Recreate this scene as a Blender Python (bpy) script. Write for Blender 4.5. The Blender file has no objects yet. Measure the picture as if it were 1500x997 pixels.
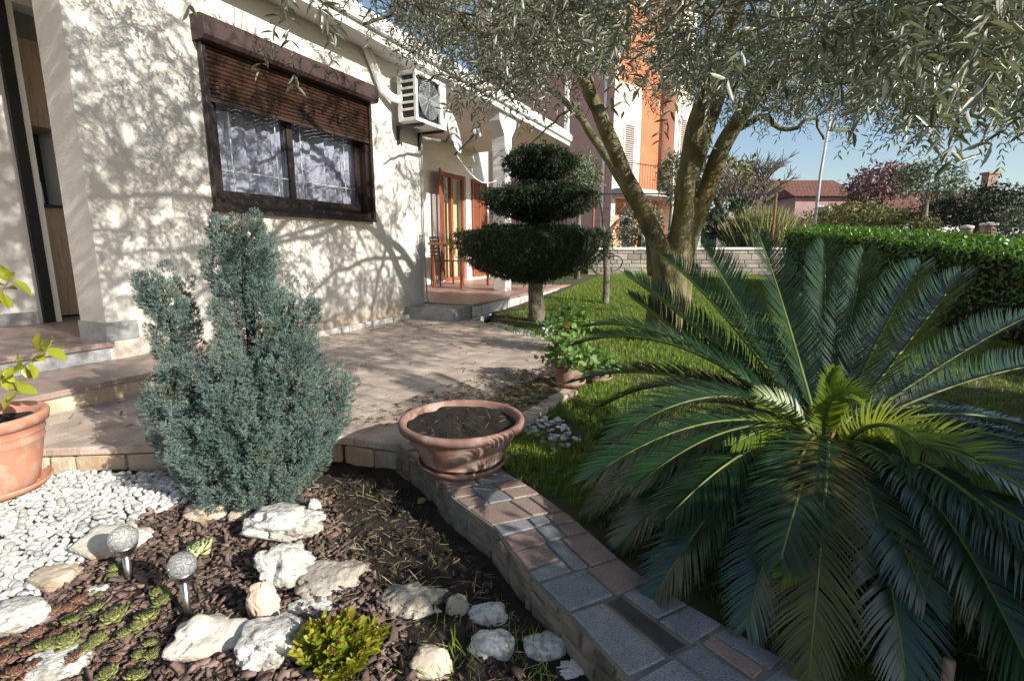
import bpy, bmesh, math, random
import numpy as np
from mathutils import Vector, Matrix, noise as mnoise

sc = bpy.context.scene
COL = sc.collection
random.seed(7)
rng = np.random.default_rng(11)
R = math.radians

# ------------------------------------------------------------------ camera
PITCH = R(10.3); F = 744.0; CH = 1.0
cam_d = bpy.data.cameras.new('camera'); cam = bpy.data.objects.new('camera', cam_d); COL.objects.link(cam)
cam.location = (0, 0, CH); cam.rotation_euler = (R(90) - PITCH, 0, 0)
cam_d.sensor_width = 36; cam_d.lens = 36 * F / 1500; cam_d.clip_start = 0.05; cam_d.clip_end = 2000
sc.camera = cam

# ------------------------------------------------------------------ light
EL, AZ = R(25), math.atan2(0.80, -0.60)          # azimuth measured from +Y towards +X
SUN = Vector((math.sin(AZ) * math.cos(EL), math.cos(AZ) * math.cos(EL), math.sin(EL)))
w = bpy.data.worlds.new('World'); sc.world = w; w.use_nodes = True
wn = w.node_tree; wn.nodes.clear()
wo = wn.nodes.new('ShaderNodeOutputWorld'); wb = wn.nodes.new('ShaderNodeBackground'); sky = wn.nodes.new('ShaderNodeTexSky')
sky.sky_type = 'NISHITA'; sky.sun_disc = False; sky.sun_elevation = EL; sky.sun_rotation = AZ
sky.air_density = 1.0; sky.dust_density = 0.9; sky.ozone_density = 1.0
wb.inputs['Strength'].default_value = 0.112
wn.links.new(sky.outputs[0], wb.inputs[0]); wn.links.new(wb.outputs[0], wo.inputs[0])
sd = bpy.data.lights.new('sun', 'SUN'); so = bpy.data.objects.new('sun', sd); COL.objects.link(so)
sd.energy = 5.0; sd.angle = R(0.5); sd.color = (1.0, 0.945, 0.85)
so.rotation_euler = (-SUN).to_track_quat('-Z', 'Y').to_euler(); so.location = SUN * 50
vs = sc.view_settings
vs.view_transform = 'Standard'; vs.look = 'None'; vs.gamma = 1; vs.exposure = 0.58; vs.use_curve_mapping = False
sc.render.engine = 'CYCLES'
cy = sc.cycles
cy.use_denoising = True; cy.max_bounces = 8; cy.transparent_max_bounces = 16; cy.diffuse_bounces = 3
cy.glossy_bounces = 3; cy.transmission_bounces = 6; cy.sample_clamp_indirect = 6; cy.caustics_reflective = False; cy.caustics_refractive = False

# ------------------------------------------------------------------ helpers: photo measurements to metres
CP, SP = math.cos(PITCH), math.sin(PITCH)
def ray(u, v):
    dx, dy = (u - 750) / F, (498.5 - v) / F
    return dx, CP + dy * SP, -SP + dy * CP
def at_z(u, v, z=0.0):
    a, b, c = ray(u, v); t = (z - CH) / c
    return Vector((a * t, b * t, z))
def at_y(u, v, Y):
    a, b, c = ray(u, v); t = Y / b
    return Vector((a * t, Y, CH + c * t))
def depth(p): return p[1] * CP + (CH - p[2]) * SP

# ------------------------------------------------------------------ helpers: mesh
def tag(o, label=None, cat=None, group=None, kind=None):
    if label: o['label'] = label
    if cat: o['category'] = cat
    if group: o['group'] = group
    if kind: o['kind'] = kind
    return o
def link(name, me, parent=None):
    o = bpy.data.objects.new(name, me); COL.objects.link(o)
    if parent: o.parent = parent
    return o
def empty(name, loc=(0, 0, 0), rz=0, label=None, cat=None, group=None):
    o = bpy.data.objects.new(name, None); COL.objects.link(o); o.location = loc; o.rotation_euler = (0, 0, rz)
    o.empty_display_size = .05
    return tag(o, label, cat, group)
def np_mesh(name, V, Fc, mats, parent=None, smooth=False, midx=None):
    V = np.asarray(V, np.float32); Fc = np.asarray(Fc, np.int32); k = Fc.shape[1]
    me = bpy.data.meshes.new(name)
    me.vertices.add(len(V)); me.vertices.foreach_set('co', V.ravel())
    me.loops.add(Fc.size); me.loops.foreach_set('vertex_index', Fc.ravel())
    me.polygons.add(len(Fc)); me.polygons.foreach_set('loop_start', np.arange(len(Fc), dtype=np.int32) * k)
    me.polygons.foreach_set('loop_total', np.full(len(Fc), k, np.int32))
    if smooth: me.polygons.foreach_set('use_smooth', np.ones(len(Fc), bool))
    for m in (mats if isinstance(mats, (list, tuple)) else [mats]): me.materials.append(m)
    if midx is not None: me.polygons.foreach_set('material_index', np.asarray(midx, np.int32))
    me.update(calc_edges=True)
    return link(name, me, parent)
class MB:
    def __init__(s): s.v = []; s.f = []; s.m = []
    def add(s, vs_, fs, mi=0):
        o = len(s.v); s.v += [tuple(p) for p in vs_]; s.f += [tuple(i + o for i in f) for f in fs]; s.m += [mi] * len(fs); return s
    def box(s, x0, x1, y0, y1, z0, z1, mi=0, bev=0.0):
        x0, x1 = min(x0, x1), max(x0, x1); y0, y1 = min(y0, y1), max(y0, y1)
        if bev > 0:
            b = min(bev, (x1 - x0) * .45, (y1 - y0) * .45, (z1 - z0) * .45)
            bm = bmesh.new(); bmesh.ops.create_cube(bm, size=1)
            for q in bm.verts: q.co = Vector(((x0 + x1) / 2 + q.co.x * (x1 - x0), (y0 + y1) / 2 + q.co.y * (y1 - y0), (z0 + z1) / 2 + q.co.z * (z1 - z0)))
            bmesh.ops.bevel(bm, geom=bm.edges[:], offset=b, segments=2, affect='EDGES', profile=.6)
            bm.verts.index_update()
            s.add([q.co[:] for q in bm.verts], [[q.index for q in f.verts] for f in bm.faces], mi); bm.free(); return s
        v = [(x, y, z) for z in (z0, z1) for y in (y0, y1) for x in (x0, x1)]
        return s.add(v, [(0, 2, 3, 1), (4, 5, 7, 6), (0, 1, 5, 4), (1, 3, 7, 5), (3, 2, 6, 7), (2, 0, 4, 6)], mi)
    def tube(s, pts, rad, n=8, mi=0, cap=True, jit=0.0):
        pts = [Vector(p) for p in pts]; rad = rad if isinstance(rad, (list, tuple)) else [rad] * len(pts)
        rings = []; up = Vector((0.31, 0.17, 0.93))
        for i, p in enumerate(pts):
            d = (pts[min(i + 1, len(pts) - 1)] - pts[max(i - 1, 0)]).normalized()
            x = d.cross(up)
            if x.length < 1e-3: x = d.cross(Vector((1, 0, 0)))
            x.normalize(); up = x.cross(d).normalized(); y = up
            rings.append([p + (x * math.cos(t) + y * math.sin(t)) * rad[i] * (1 + random.uniform(-jit, jit)) for t in [2 * math.pi * k / n for k in range(n)]])
        vv = [q for r_ in rings for q in r_]; ff = []
        for i in range(len(pts) - 1):
            for k in range(n):
                a, b = i * n + k, i * n + (k + 1) % n
                ff.append((a, b, b + n, a + n))
        if cap: ff.append(tuple(range(n))[::-1]); ff.append(tuple((len(pts) - 1) * n + k for k in range(n)))
        return s.add(vv, ff, mi)
    def lathe(s, prof, n=40, c=(0, 0, 0), mi=0, closed=False):
        vv = [(c[0] + r_ * math.cos(2 * math.pi * k / n), c[1] + r_ * math.sin(2 * math.pi * k / n), c[2] + z) for r_, z in prof for k in range(n)]
        ff = []
        for i in range(len(prof) - 1):
            for k in range(n):
                a, b = i * n + k, i * n + (k + 1) % n
                ff.append((a, b, b + n, a + n))
        return s.add(vv, ff, mi)
    def prism(s, poly, z0, z1, mi=0):
        n = len(poly); vv = [(p[0], p[1], z0) for p in poly] + [(p[0], p[1], z1) for p in poly]
        return s.add(vv, [tuple(range(n))[::-1], tuple(range(n, 2 * n))] + [(i, (i + 1) % n, n + (i + 1) % n, n + i) for i in range(n)], mi)
    def build(s, name, mats, parent=None, smooth=False):
        me = bpy.data.meshes.new(name); me.from_pydata(s.v, [], s.f)
        for m in (mats if isinstance(mats, (list, tuple)) else [mats]): me.materials.append(m)
        for p, mi in zip(me.polygons, s.m): p.material_index = mi; p.use_smooth = smooth
        bm = bmesh.new(); bm.from_mesh(me); bmesh.ops.recalc_face_normals(bm, faces=bm.faces[:]); bm.to_mesh(me); bm.free()
        return link(name, me, parent)
def nrm(a): return a / np.maximum(np.linalg.norm(a, axis=-1, keepdims=True), 1e-9)
def frames(D, N=None):
    """rotation matrices: column 1 = D, column 2 about N"""
    D = nrm(np.asarray(D, float)); n = len(D)
    if N is None: N = rng.normal(size=(n, 3))
    X = nrm(np.cross(D, N) + 1e-6); Z = np.cross(X, D)
    return np.stack([X, D, Z], axis=2)
def inst(bv, bf, M, T, S=None):
    bv = np.asarray(bv, float); bf = np.asarray(bf, int)
    if S is not None: M = M * S[:, None, :]
    V = np.einsum('nij,vj->nvi', M, bv) + np.asarray(T)[:, None, :]
    Fc = bf[None] + (np.arange(len(T)) * len(bv))[:, None, None]
    return V.reshape(-1, 3), Fc.reshape(-1, bf.shape[1])
def cat_mesh(parts):
    vs_, fs, o = [], [], 0
    for v, f in parts: vs_.append(v); fs.append(f + o); o += len(v)
    return np.concatenate(vs_), np.concatenate(fs)
def in_poly(P, poly):
    x, y = P[:, 0], P[:, 1]; r_ = np.zeros(len(P), bool); n = len(poly)
    for i in range(n):
        x0, y0 = poly[i][0], poly[i][1]; x1, y1 = poly[(i + 1) % n][0], poly[(i + 1) % n][1]
        c = ((y0 > y) != (y1 > y)) & (x < (x1 - x0) * (y - y0) / ((y1 - y0) if y1 != y0 else 1e-9) + x0); r_ ^= c
    return r_
def scatter(poly, n):
    P = np.array([(p[0], p[1]) for p in poly]); lo, hi = P.min(0), P.max(0); out = []
    while sum(map(len, out)) < n:
        q = rng.uniform(lo, hi, size=(n * 2, 2)); out.append(q[in_poly(q, poly)])
    return np.concatenate(out)[:n]
# leaf shapes: length along +Y (0..1), width along X
LEAF_V = [(0, 0, 0), (.5, .32, .1), (.42, .68, .06), (0, 1, -.05), (-.42, .68, .06), (-.5, .32, .1)]
LEAF_F = [(0, 1, 2, 3), (0, 3, 4, 5)]
BLADE_V = [(-.5, 0, 0), (.5, 0, 0), (.32, .62, .02), (0, 1, .0)]
BLADE_F = [(0, 1, 2, 3)]
def sprig_base(n, spread, w, seed, l0=.35):
    r_ = np.random.default_rng(seed); vs_, fs = [], []
    for i in range(n):
        y0 = r_.uniform(0, .6); a = r_.uniform(0, 2 * math.pi); sp = r_.uniform(.2, spread)
        d = np.array([math.cos(a) * sp, 1, math.sin(a) * sp]); d /= np.linalg.norm(d)
        x = np.cross(d, r_.normal(size=3)); x /= np.linalg.norm(x)
        p0 = np.array([0, y0, 0]); L = r_.uniform(l0, l0 + .15)
        o = len(vs_); vs_ += [p0 - x * w * .4, p0 + x * w * .4, p0 + d * L * .6 + x * w * .5, p0 + d * L]; fs.append((o, o + 1, o + 2, o + 3))
    return np.array(vs_), fs
def fbm(p, s=1.0, o=3): return mnoise.fractal(Vector(p) * s, 1.0, 2.0, o)

# ------------------------------------------------------------------ helpers: materials
def mk(name, c1, c2=None, c3=None, scale=5.0, detail=6, rough=.7, bump=0.0, bscale=60.0, island=0.0, hue=0.0, trans=0.0, spec=.4,
       metal=0.0, coord='Object', stops=(.35, .65), tcol=None, stretch=None, bdist=.01, backc=None, speck=None, coat=0.0):
    m = bpy.data.materials.new(name); m.use_nodes = True; t = m.node_tree; t.nodes.clear(); N = t.nodes.new; L = t.links.new
    out = N('ShaderNodeOutputMaterial'); b = N('ShaderNodeBsdfPrincipled')
    b.inputs['Roughness'].default_value = rough; b.inputs['Specular IOR Level'].default_value = spec; b.inputs['Metallic'].default_value = metal
    b.inputs['Coat Weight'].default_value = coat
    tc = N('ShaderNodeTexCoord'); co = tc.outputs[coord]
    if stretch:
        mp = N('ShaderNodeMapping'); mp.inputs['Scale'].default_value = stretch; L(co, mp.inputs[0]); co = mp.outputs[0]
    if c2 is None: c2 = c1
    nz = N('ShaderNodeTexNoise'); nz.inputs['Scale'].default_value = scale; nz.inputs['Detail'].default_value = detail; L(co, nz.inputs['Vector'])
    cr = N('ShaderNodeValToRGB'); e = cr.color_ramp.elements
    e[0].position, e[1].position = stops; e[0].color = (*c1, 1); e[1].color = (*(c3 or c2), 1)
    if c3: k = e.new((stops[0] + stops[1]) / 2); k.color = (*c2, 1)
    L(nz.outputs['Fac'], cr.inputs[0]); col = cr.outputs[0]
    if speck:
        sc_, sz, am = speck
        n2 = N('ShaderNodeTexNoise'); n2.inputs['Scale'].default_value = sz; n2.inputs['Detail'].default_value = 2; L(tc.outputs[coord], n2.inputs['Vector'])
        r2 = N('ShaderNodeValToRGB'); r2.color_ramp.elements[0].position = .52; r2.color_ramp.elements[1].position = .60; L(n2.outputs['Fac'], r2.inputs[0])
        ml = N('ShaderNodeMath'); ml.operation = 'MULTIPLY'; ml.inputs[1].default_value = am; L(r2.outputs[0], ml.inputs[0])
        mx = N('ShaderNodeMix'); mx.data_type = 'RGBA'; L(ml.outputs[0], mx.inputs[0]); L(col, mx.inputs[6]); mx.inputs[7].default_value = (*sc_, 1); col = mx.outputs[2]
    if backc:
        ge = N('ShaderNodeNewGeometry'); mx = N('ShaderNodeMix'); mx.data_type = 'RGBA'
        L(ge.outputs['Backfacing'], mx.inputs[0]); L(col, mx.inputs[6]); mx.inputs[7].default_value = (*backc, 1); col = mx.outputs[2]
    if island or hue:
        ge = N('ShaderNodeNewGeometry'); hs = N('ShaderNodeHueSaturation')
        mr = N('ShaderNodeMapRange'); mr.inputs[3].default_value = 1 - island; mr.inputs[4].default_value = 1 + island
        L(ge.outputs['Random Per Island'], mr.inputs[0]); L(mr.outputs[0], hs.inputs['Value'])
        if hue:
            mu = N('ShaderNodeMath'); mu.operation = 'MULTIPLY'; mu.inputs[1].default_value = 7.31; L(ge.outputs['Random Per Island'], mu.inputs[0])
            fr = N('ShaderNodeMath'); fr.operation = 'FRACT'; L(mu.outputs[0], fr.inputs[0])
            m2 = N('ShaderNodeMapRange'); m2.inputs[3].default_value = .5 - hue; m2.inputs[4].default_value = .5 + hue
            L(fr.outputs[0], m2.inputs[0]); L(m2.outputs[0], hs.inputs['Hue'])
        L(col, hs.inputs['Color']); col = hs.outputs[0]
    L(col, b.inputs['Base Color'])
    if bump:
        n3 = N('ShaderNodeTexNoise'); n3.inputs['Scale'].default_value = bscale; n3.inputs['Detail'].default_value = 8; n3.inputs['Roughness'].default_value = .6; L(co, n3.inputs['Vector'])
        bp = N('ShaderNodeBump'); bp.inputs['Strength'].default_value = bump; bp.inputs['Distance'].default_value = bdist
        L(n3.outputs['Fac'], bp.inputs['Height']); L(bp.outputs[0], b.inputs['Normal'])
    if trans:
        tr = N('ShaderNodeBsdfTranslucent'); mxs = N('ShaderNodeMixShader'); mxs.inputs[0].default_value = trans
        if tcol: tr.inputs[0].default_value = (*tcol, 1)
        else: L(col, tr.inputs[0])
        L(b.outputs[0], mxs.inputs[1]); L(tr.outputs[0], mxs.inputs[2]); L(mxs.outputs[0], out.inputs[0])
    else: L(b.outputs[0], out.inputs[0])
    m['col'] = 0
    return m
def brickmat(name, c1, c2, mortar, bw, bh, ms, scale=1.0, rough=.75, offset=.5, bump=.4, speck=None, vary=.25, rot=0.0, axis='XY', mbias=0.0):
    m = bpy.data.materials.new(name); m.use_nodes = True; t = m.node_tree; t.nodes.clear(); N = t.nodes.new; L = t.links.new
    out = N('ShaderNodeOutputMaterial'); b = N('ShaderNodeBsdfPrincipled'); b.inputs['Roughness'].default_value = rough; L(b.outputs[0], out.inputs[0])
    b.inputs['Specular IOR Level'].default_value = .35
    tc = N('ShaderNodeTexCoord'); mp = N('ShaderNodeMapping'); mp.inputs['Rotation'].default_value = (R(90) if axis == 'XZ' else 0, 0, rot); L(tc.outputs['Object'], mp.inputs[0])
    nz0 = N('ShaderNodeTexNoise'); nz0.inputs['Scale'].default_value = 2.2; L(mp.outputs[0], nz0.inputs['Vector'])
    ad = N('ShaderNodeMixRGB'); ad.blend_type = 'LINEAR_LIGHT'; ad.inputs[0].default_value = .012; L(mp.outputs[0], ad.inputs[1]); L(nz0.outputs['Color'], ad.inputs[2])
    bt = N('ShaderNodeTexBrick'); bt.offset = offset; bt.inputs['Scale'].default_value = scale; bt.inputs['Brick Width'].default_value = bw; bt.inputs['Row Height'].default_value = bh
    bt.inputs['Mortar Size'].default_value = ms; bt.inputs['Mortar Smooth'].default_value = .2; bt.inputs['Bias'].default_value = mbias
    bt.inputs['Color1'].default_value = (*c1, 1); bt.inputs['Color2'].default_value = (*c2, 1); bt.inputs['Mortar'].default_value = (*mortar, 1); L(ad.outputs[0], bt.inputs['Vector'])
    nz = N('ShaderNodeTexNoise'); nz.inputs['Scale'].default_value = 6; nz.inputs['Detail'].default_value = 8; L(mp.outputs[0], nz.inputs['Vector'])
    mr = N('ShaderNodeMapRange'); mr.inputs[1].default_value = .3; mr.inputs[2].default_value = .7; mr.inputs[3].default_value = 1 - vary; mr.inputs[4].default_value = 1 + vary; L(nz.outputs['Fac'], mr.inputs[0])
    hs = N('ShaderNodeHueSaturation'); L(mr.outputs[0], hs.inputs['Value']); L(bt.outputs['Color'], hs.inputs['Color']); col = hs.outputs[0]
    if speck:
        n2 = N('ShaderNodeTexNoise'); n2.inputs['Scale'].default_value = speck[1]; n2.inputs['Detail'].default_value = 2; L(mp.outputs[0], n2.inputs['Vector'])
        r2 = N('ShaderNodeValToRGB'); r2.color_ramp.elements[0].position = .5; r2.color_ramp.elements[1].position = .62; L(n2.outputs['Fac'], r2.inputs[0])
        ml = N('ShaderNodeMath'); ml.operation = 'MULTIPLY'; ml.inputs[1].default_value = speck[2]; L(r2.outputs[0], ml.inputs[0])
        mx = N('ShaderNodeMix'); mx.data_type = 'RGBA'; L(ml.outputs[0], mx.inputs[0]); L(col, mx.inputs[6]); mx.inputs[7].default_value = (*speck[0], 1); col = mx.outputs[2]
    L(col, b.inputs['Base Color'])
    sb = N('ShaderNodeMath'); sb.operation = 'MULTIPLY_ADD'; L(bt.outputs['Fac'], sb.inputs[0]); sb.inputs[1].default_value = -.6; L(nz.outputs['Fac'], sb.inputs[2])
    bp = N('ShaderNodeBump'); bp.inputs['Strength'].default_value = bump; bp.inputs['Distance'].default_value = .01; L(sb.outputs[0], bp.inputs['Height']); L(bp.outputs[0], b.inputs['Normal'])
    return m
def glassmat(name, tint=(.9, .95, .95), base=.06):
    m = bpy.data.materials.new(name); m.use_nodes = True; t = m.node_tree; t.nodes.clear(); N = t.nodes.new; L = t.links.new
    out = N('ShaderNodeOutputMaterial'); tr = N('ShaderNodeBsdfTransparent'); gl = N('ShaderNodeBsdfGlossy'); gl.inputs['Roughness'].default_value = .01
    tr.inputs[0].default_value = (*tint, 1); fr0 = N('ShaderNodeLayerWeight'); fr0.inputs[0].default_value = .5; fr = N('ShaderNodeMath'); fr.operation = 'POWER'; fr.inputs[1].default_value = 4.0; L(fr0.outputs['Facing'], fr.inputs[0])
    ad = N('ShaderNodeMath'); ad.operation = 'ADD'; ad.inputs[1].default_value = base; ad.use_clamp = True; L(fr.outputs[0], ad.inputs[0])
    mx = N('ShaderNodeMixShader'); L(ad.outputs[0], mx.inputs[0]); L(tr.outputs[0], mx.inputs[1]); L(gl.outputs[0], mx.inputs[2]); L(mx.outputs[0], out.inputs[0])
    return m

M = {}
def plaster():
    m = mk('plaster', (.72, .69, .635), (.66, .63, .57), scale=1.3, rough=.9, bump=.55, bscale=95, bdist=.012, spec=.2)
    t = m.node_tree; N = t.nodes.new; L = t.links.new      # rising damp: brownish stains near the foot of the wall
    b = [n for n in t.nodes if n.type == 'BSDF_PRINCIPLED'][0]; src = b.inputs['Base Color'].links[0].from_socket
    tc = N('ShaderNodeTexCoord'); sp = N('ShaderNodeSeparateXYZ'); L(tc.outputs['Object'], sp.inputs[0])
    mp = N('ShaderNodeMapping'); mp.inputs['Scale'].default_value = (3, 3, .9); L(tc.outputs['Object'], mp.inputs[0])
    nz = N('ShaderNodeTexNoise'); nz.inputs['Scale'].default_value = 2.2; nz.inputs['Detail'].default_value = 7; L(mp.outputs[0], nz.inputs['Vector'])
    a = N('ShaderNodeMath'); a.operation = 'MULTIPLY_ADD'; L(sp.outputs[2], a.inputs[0]); a.inputs[1].default_value = -1.5; a.inputs[2].default_value = .45
    s = N('ShaderNodeMath'); s.operation = 'ADD'; L(a.outputs[0], s.inputs[0]); L(nz.outputs['Fac'], s.inputs[1])
    mr = N('ShaderNodeMapRange'); mr.inputs[1].default_value = .38; mr.inputs[2].default_value = .95; mr.inputs[3].default_value = 0; mr.inputs[4].default_value = .8; L(s.outputs[0], mr.inputs[0])
    mx = N('ShaderNodeMix'); mx.data_type = 'RGBA'; L(mr.outputs[0], mx.inputs[0]); L(src, mx.inputs[6]); mx.inputs[7].default_value = (.42, .30, .17, 1); L(mx.outputs[2], b.inputs['Base Color'])
    return m
M['plaster'] = plaster()
M['white_wall'] = mk('white_wall', (.78, .76, .73), (.72, .70, .67), scale=2, rough=.9, bump=.15, bscale=80)
M['white'] = mk('white_paint', (.80, .80, .78), (.74, .74, .72), scale=3, rough=.5, bump=.05)
M['dark_brown'] = mk('dark_brown_paint', (.022, .014, .012), (.034, .021, .017), scale=4, rough=.38, bump=.05, spec=.5)
M['brown_slat'] = mk('brown_slat', (.038, .018, .011), (.055, .026, .014), scale=3, rough=.42, spec=.5)
M['box_brown'] = mk('shutter_box_brown', (.048, .028, .026), (.066, .040, .037), scale=5, rough=.5, bump=.05)
M['red_wood'] = mk('red_wood', (.24, .075, .035), (.30, .10, .05), scale=6, rough=.55, stretch=(1, 1, 8))
M['orange_wood'] = mk('orange_wood', (.50, .20, .06), (.60, .26, .09), scale=6, rough=.5, stretch=(8, 1, 1))
M['oak'] = mk('pale_oak', (.40, .29, .20), (.52, .40, .29), (.46, .34, .24), scale=4, detail=8, rough=.55, stretch=(9, 9, .8), bump=.1)
M['black_rubber'] = mk('black_rubber', (.012, .013, .015), rough=.5)
M['granite_dark'] = mk('granite_plinth', (.30, .30, .31), (.38, .38, .38), scale=12, rough=.45, speck=((.10, .10, .11), 247, .7))
M['granite_red'] = mk('granite_tread', (.30, .22, .195), (.38, .29, .25), scale=9, rough=.38, speck=((.09, .06, .055), 228, .75))
M['granite_grey'] = mk('granite_grey', (.24, .25, .27), (.32, .33, .345), scale=14, rough=.4, speck=((.10, .10, .11), 285, .85))
M['granite_pink'] = mk('granite_pink', (.25, .185, .165), (.32, .245, .215), scale=14, rough=.5, speck=((.14, .09, .08), 266, .75))
M['granite_black'] = mk('granite_black', (.035, .036, .04), (.055, .056, .06), scale=20, rough=.3, speck=((.12, .12, .12), 304, .4))
M['granite_blue'] = mk('granite_blue', (.19, .205, .23), (.26, .275, .29), scale=14, rough=.4, speck=((.08, .085, .10), 285, .8))
M['mortar'] = mk('mortar', (.15, .135, .115), (.25, .225, .19), scale=8, rough=.95, bump=.4, bscale=60)
M['kerb_stone'] = mk('kerb_side_stone', (.155, .13, .105), (.25, .21, .17), (.11, .095, .078), scale=5, rough=.9, bump=.6, bscale=25, island=.12, bdist=.02)
M['rust_stone'] = mk('rubble_stone', (.44, .36, .27), (.50, .43, .34), (.46, .27, .13), scale=2.6, rough=.9, bump=.6, bscale=22, island=.18, bdist=.02, stops=(.3, .72))
M['grey_stone'] = mk('garden_wall_stone', (.25, .225, .19), (.33, .30, .255), scale=5, rough=.9, bump=.5, bscale=20, island=.3, hue=.012, bdist=.02)
M['coping'] = mk('pale_coping', (.62, .60, .55), (.70, .67, .62), scale=4, rough=.85, bump=.2)
M['paving'] = brickmat('granite_paving', (.56, .47, .40), (.45, .35, .295), (.42, .36, .30), .34, .17, .009, rough=.5, speck=((.22, .17, .145), 110, .45), rot=R(-64.5), vary=.32, bump=.4)
M['terrace'] = brickmat('terrace_tiles', (.44, .27, .21), (.48, .30, .24), (.42, .34, .28), .32, .32, .008, offset=0, rough=.45, vary=.1, bump=.15)
M['terracotta'] = mk('terracotta_plastic', (.46, .21, .135), (.54, .265, .175), (.42, .20, .135), scale=5, rough=.55, bump=.08, spec=.3, speck=((.52, .40, .32), 11, .5))
M['terracotta_old'] = mk('terracotta_weathered', (.235, .125, .10), (.30, .17, .135), (.19, .105, .088), scale=7, rough=.7, bump=.15, bscale=30, speck=((.42, .34, .29), 10, .55))
M['pot_soil'] = mk('potting_soil', (.012, .009, .007), (.028, .021, .016), scale=30, rough=.95, bump=1, bscale=60, bdist=.02)
M['soil'] = mk('bed_soil', (.018, .013, .010), (.040, .028, .021), (.012, .009, .007), scale=9, rough=.95, bump=1, bscale=45, bdist=.03)
M['lawn_soil'] = mk('lawn_soil', (.050, .060, .018), (.075, .080, .024), (.075, .056, .032), scale=4.5, rough=.95, bump=.9, bscale=60)
M['far_ground'] = mk('far_ground', (.14, .13, .08), (.20, .17, .12), scale=.4, rough=1)
M['pebble'] = mk('white_pebble', (.47, .465, .45), (.60, .59, .565), scale=12, rough=.6, island=.38, hue=.01, bump=.1, bscale=60)
M['bark'] = mk('bark_chip', (.115, .075, .060), (.22, .155, .128), scale=22, rough=.85, island=.5, hue=.012, bump=.6, bscale=70)
M['shade_crumb'] = mk('shade_dark_crumb', (.028, .019, .014), (.07, .046, .034), scale=22, rough=.9, island=.5, bump=.5, bscale=70)  # chip colour darkened to stand for the shade at the back of the bed
M['limestone'] = mk('limestone', (.80, .785, .75), (.70, .68, .63), (.36, .33, .28), scale=7.5, rough=.88, bump=.9, bscale=40, bdist=.02, stops=(.36, .66), speck=((.12, .11, .09), 42, .45))
M['limestone_grey'] = mk('grey_limestone', (.28, .25, .20), (.40, .36, .30), (.58, .54, .47), scale=7, rough=.9, bump=.8, bscale=30, bdist=.03, stops=(.3, .75))
M['limestone_tan'] = mk('tan_stone', (.44, .35, .25), (.55, .46, .36), (.33, .25, .17), scale=6, rough=.9, bump=.5, bscale=26, bdist=.02)
M['limestone_pink'] = mk('pink_stone', (.58, .42, .32), (.64, .50, .40), (.55, .30, .17), scale=5, rough=.85, bump=.3, bscale=24, stops=(.35, .75))
M['limestone_star'] = mk('cream_stone', (.64, .61, .54), (.58, .52, .43), (.44, .30, .19), scale=6, rough=.85, bump=.6, bscale=24, bdist=.02, stops=(.42, .72))
M['steel'] = mk('brushed_steel', (.55, .54, .52), (.62, .61, .59), scale=60, rough=.28, metal=1.0, stretch=(1, 1, .1))
M['ac_white'] = mk('ac_casing', (.70, .70, .67), (.76, .76, .73), scale=3, rough=.45)
M['ac_grille'] = mk('ac_grille_paint', (.45, .48, .50), (.50, .53, .55), scale=3, rough=.4)
M['ac_dark'] = mk('ac_inside', (.035, .035, .04), rough=.6)
M['metal_dark'] = mk('dark_metal', (.05, .05, .055), rough=.4, metal=.6)
M['rust'] = mk('rusty_pipe', (.20, .065, .04), (.28, .10, .06), scale=20, rough=.7)
M['cable_grey'] = mk('grey_cable', (.30, .30, .28), rough=.6)
M['cable_white'] = mk('white_cable', (.80, .80, .78), rough=.5)
M['hose'] = mk('yellow_hose', (.55, .45, .16), rough=.5)
M['hose_dark'] = mk('black_hose', (.03, .03, .03), rough=.5)
M['curtain'] = mk('lace_curtain', (.42, .38, .50), (.56, .52, .62), scale=30, rough=.9, trans=.2)
M['curtain_door'] = mk('cream_curtain', (.66, .52, .30), (.72, .60, .38), scale=10, rough=.9)
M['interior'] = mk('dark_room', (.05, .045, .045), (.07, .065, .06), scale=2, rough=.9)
M['glass'] = glassmat('window_glass', base=.08)
M['olive_bark'] = mk('olive_bark', (.070, .060, .034), (.165, .142, .062), (.25, .235, .16), scale=7, detail=10, rough=.92, bump=.9, bscale=22, bdist=.03, stretch=(1, 1, .55), stops=(.3, .72))
M['twig'] = mk('grey_twig', (.13, .115, .085), (.22, .20, .16), scale=12, rough=.9, bump=.3)
M['olive_leaf'] = mk('olive_leaf', (.13, .15, .088), (.19, .21, .135), scale=3, rough=.31, island=.4, trans=.18, backc=(.42, .44, .37), spec=.6, tcol=(.18, .21, .06))
M['cycad_leaf'] = mk('cycad_leaflet', (.014, .040, .018), (.026, .064, .026), scale=4, rough=.33, island=.45, trans=.10, spec=.85, tcol=(.14, .25, .02), hue=.02, coat=.06)
M['cycad_old'] = mk('cycad_old_leaflet', (.07, .075, .02), (.13, .11, .035), scale=6, rough=.5, island=.4, trans=.12, spec=.4)
M['cycad_young'] = mk('cycad_young_leaflet', (.14, .22, .03), (.19, .27, .045), scale=4, rough=.35, island=.25, trans=.4, spec=.5, tcol=(.38, .46, .04))
M['rachis'] = mk('cycad_rachis', (.09, .13, .03), (.15, .18, .05), scale=8, rough=.5)
M['cycad_core'] = mk('cycad_core', (.26, .15, .075), (.40, .25, .13), scale=14, rough=.9, bump=.6, bscale=40)
M['cypress'] = mk('blue_cypress', (.085, .135, .120), (.165, .235, .210), (.15, .145, .07), scale=7, detail=5, rough=.75, island=.32, trans=.1, stops=(.34, .76))
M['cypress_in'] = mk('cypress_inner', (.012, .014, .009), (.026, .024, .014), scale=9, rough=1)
M['yew'] = mk('yew_needles', (.014, .032, .012), (.028, .058, .018), (.05, .085, .024), scale=5, rough=.55, island=.35, trans=.06, stops=(.35, .72))
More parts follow.
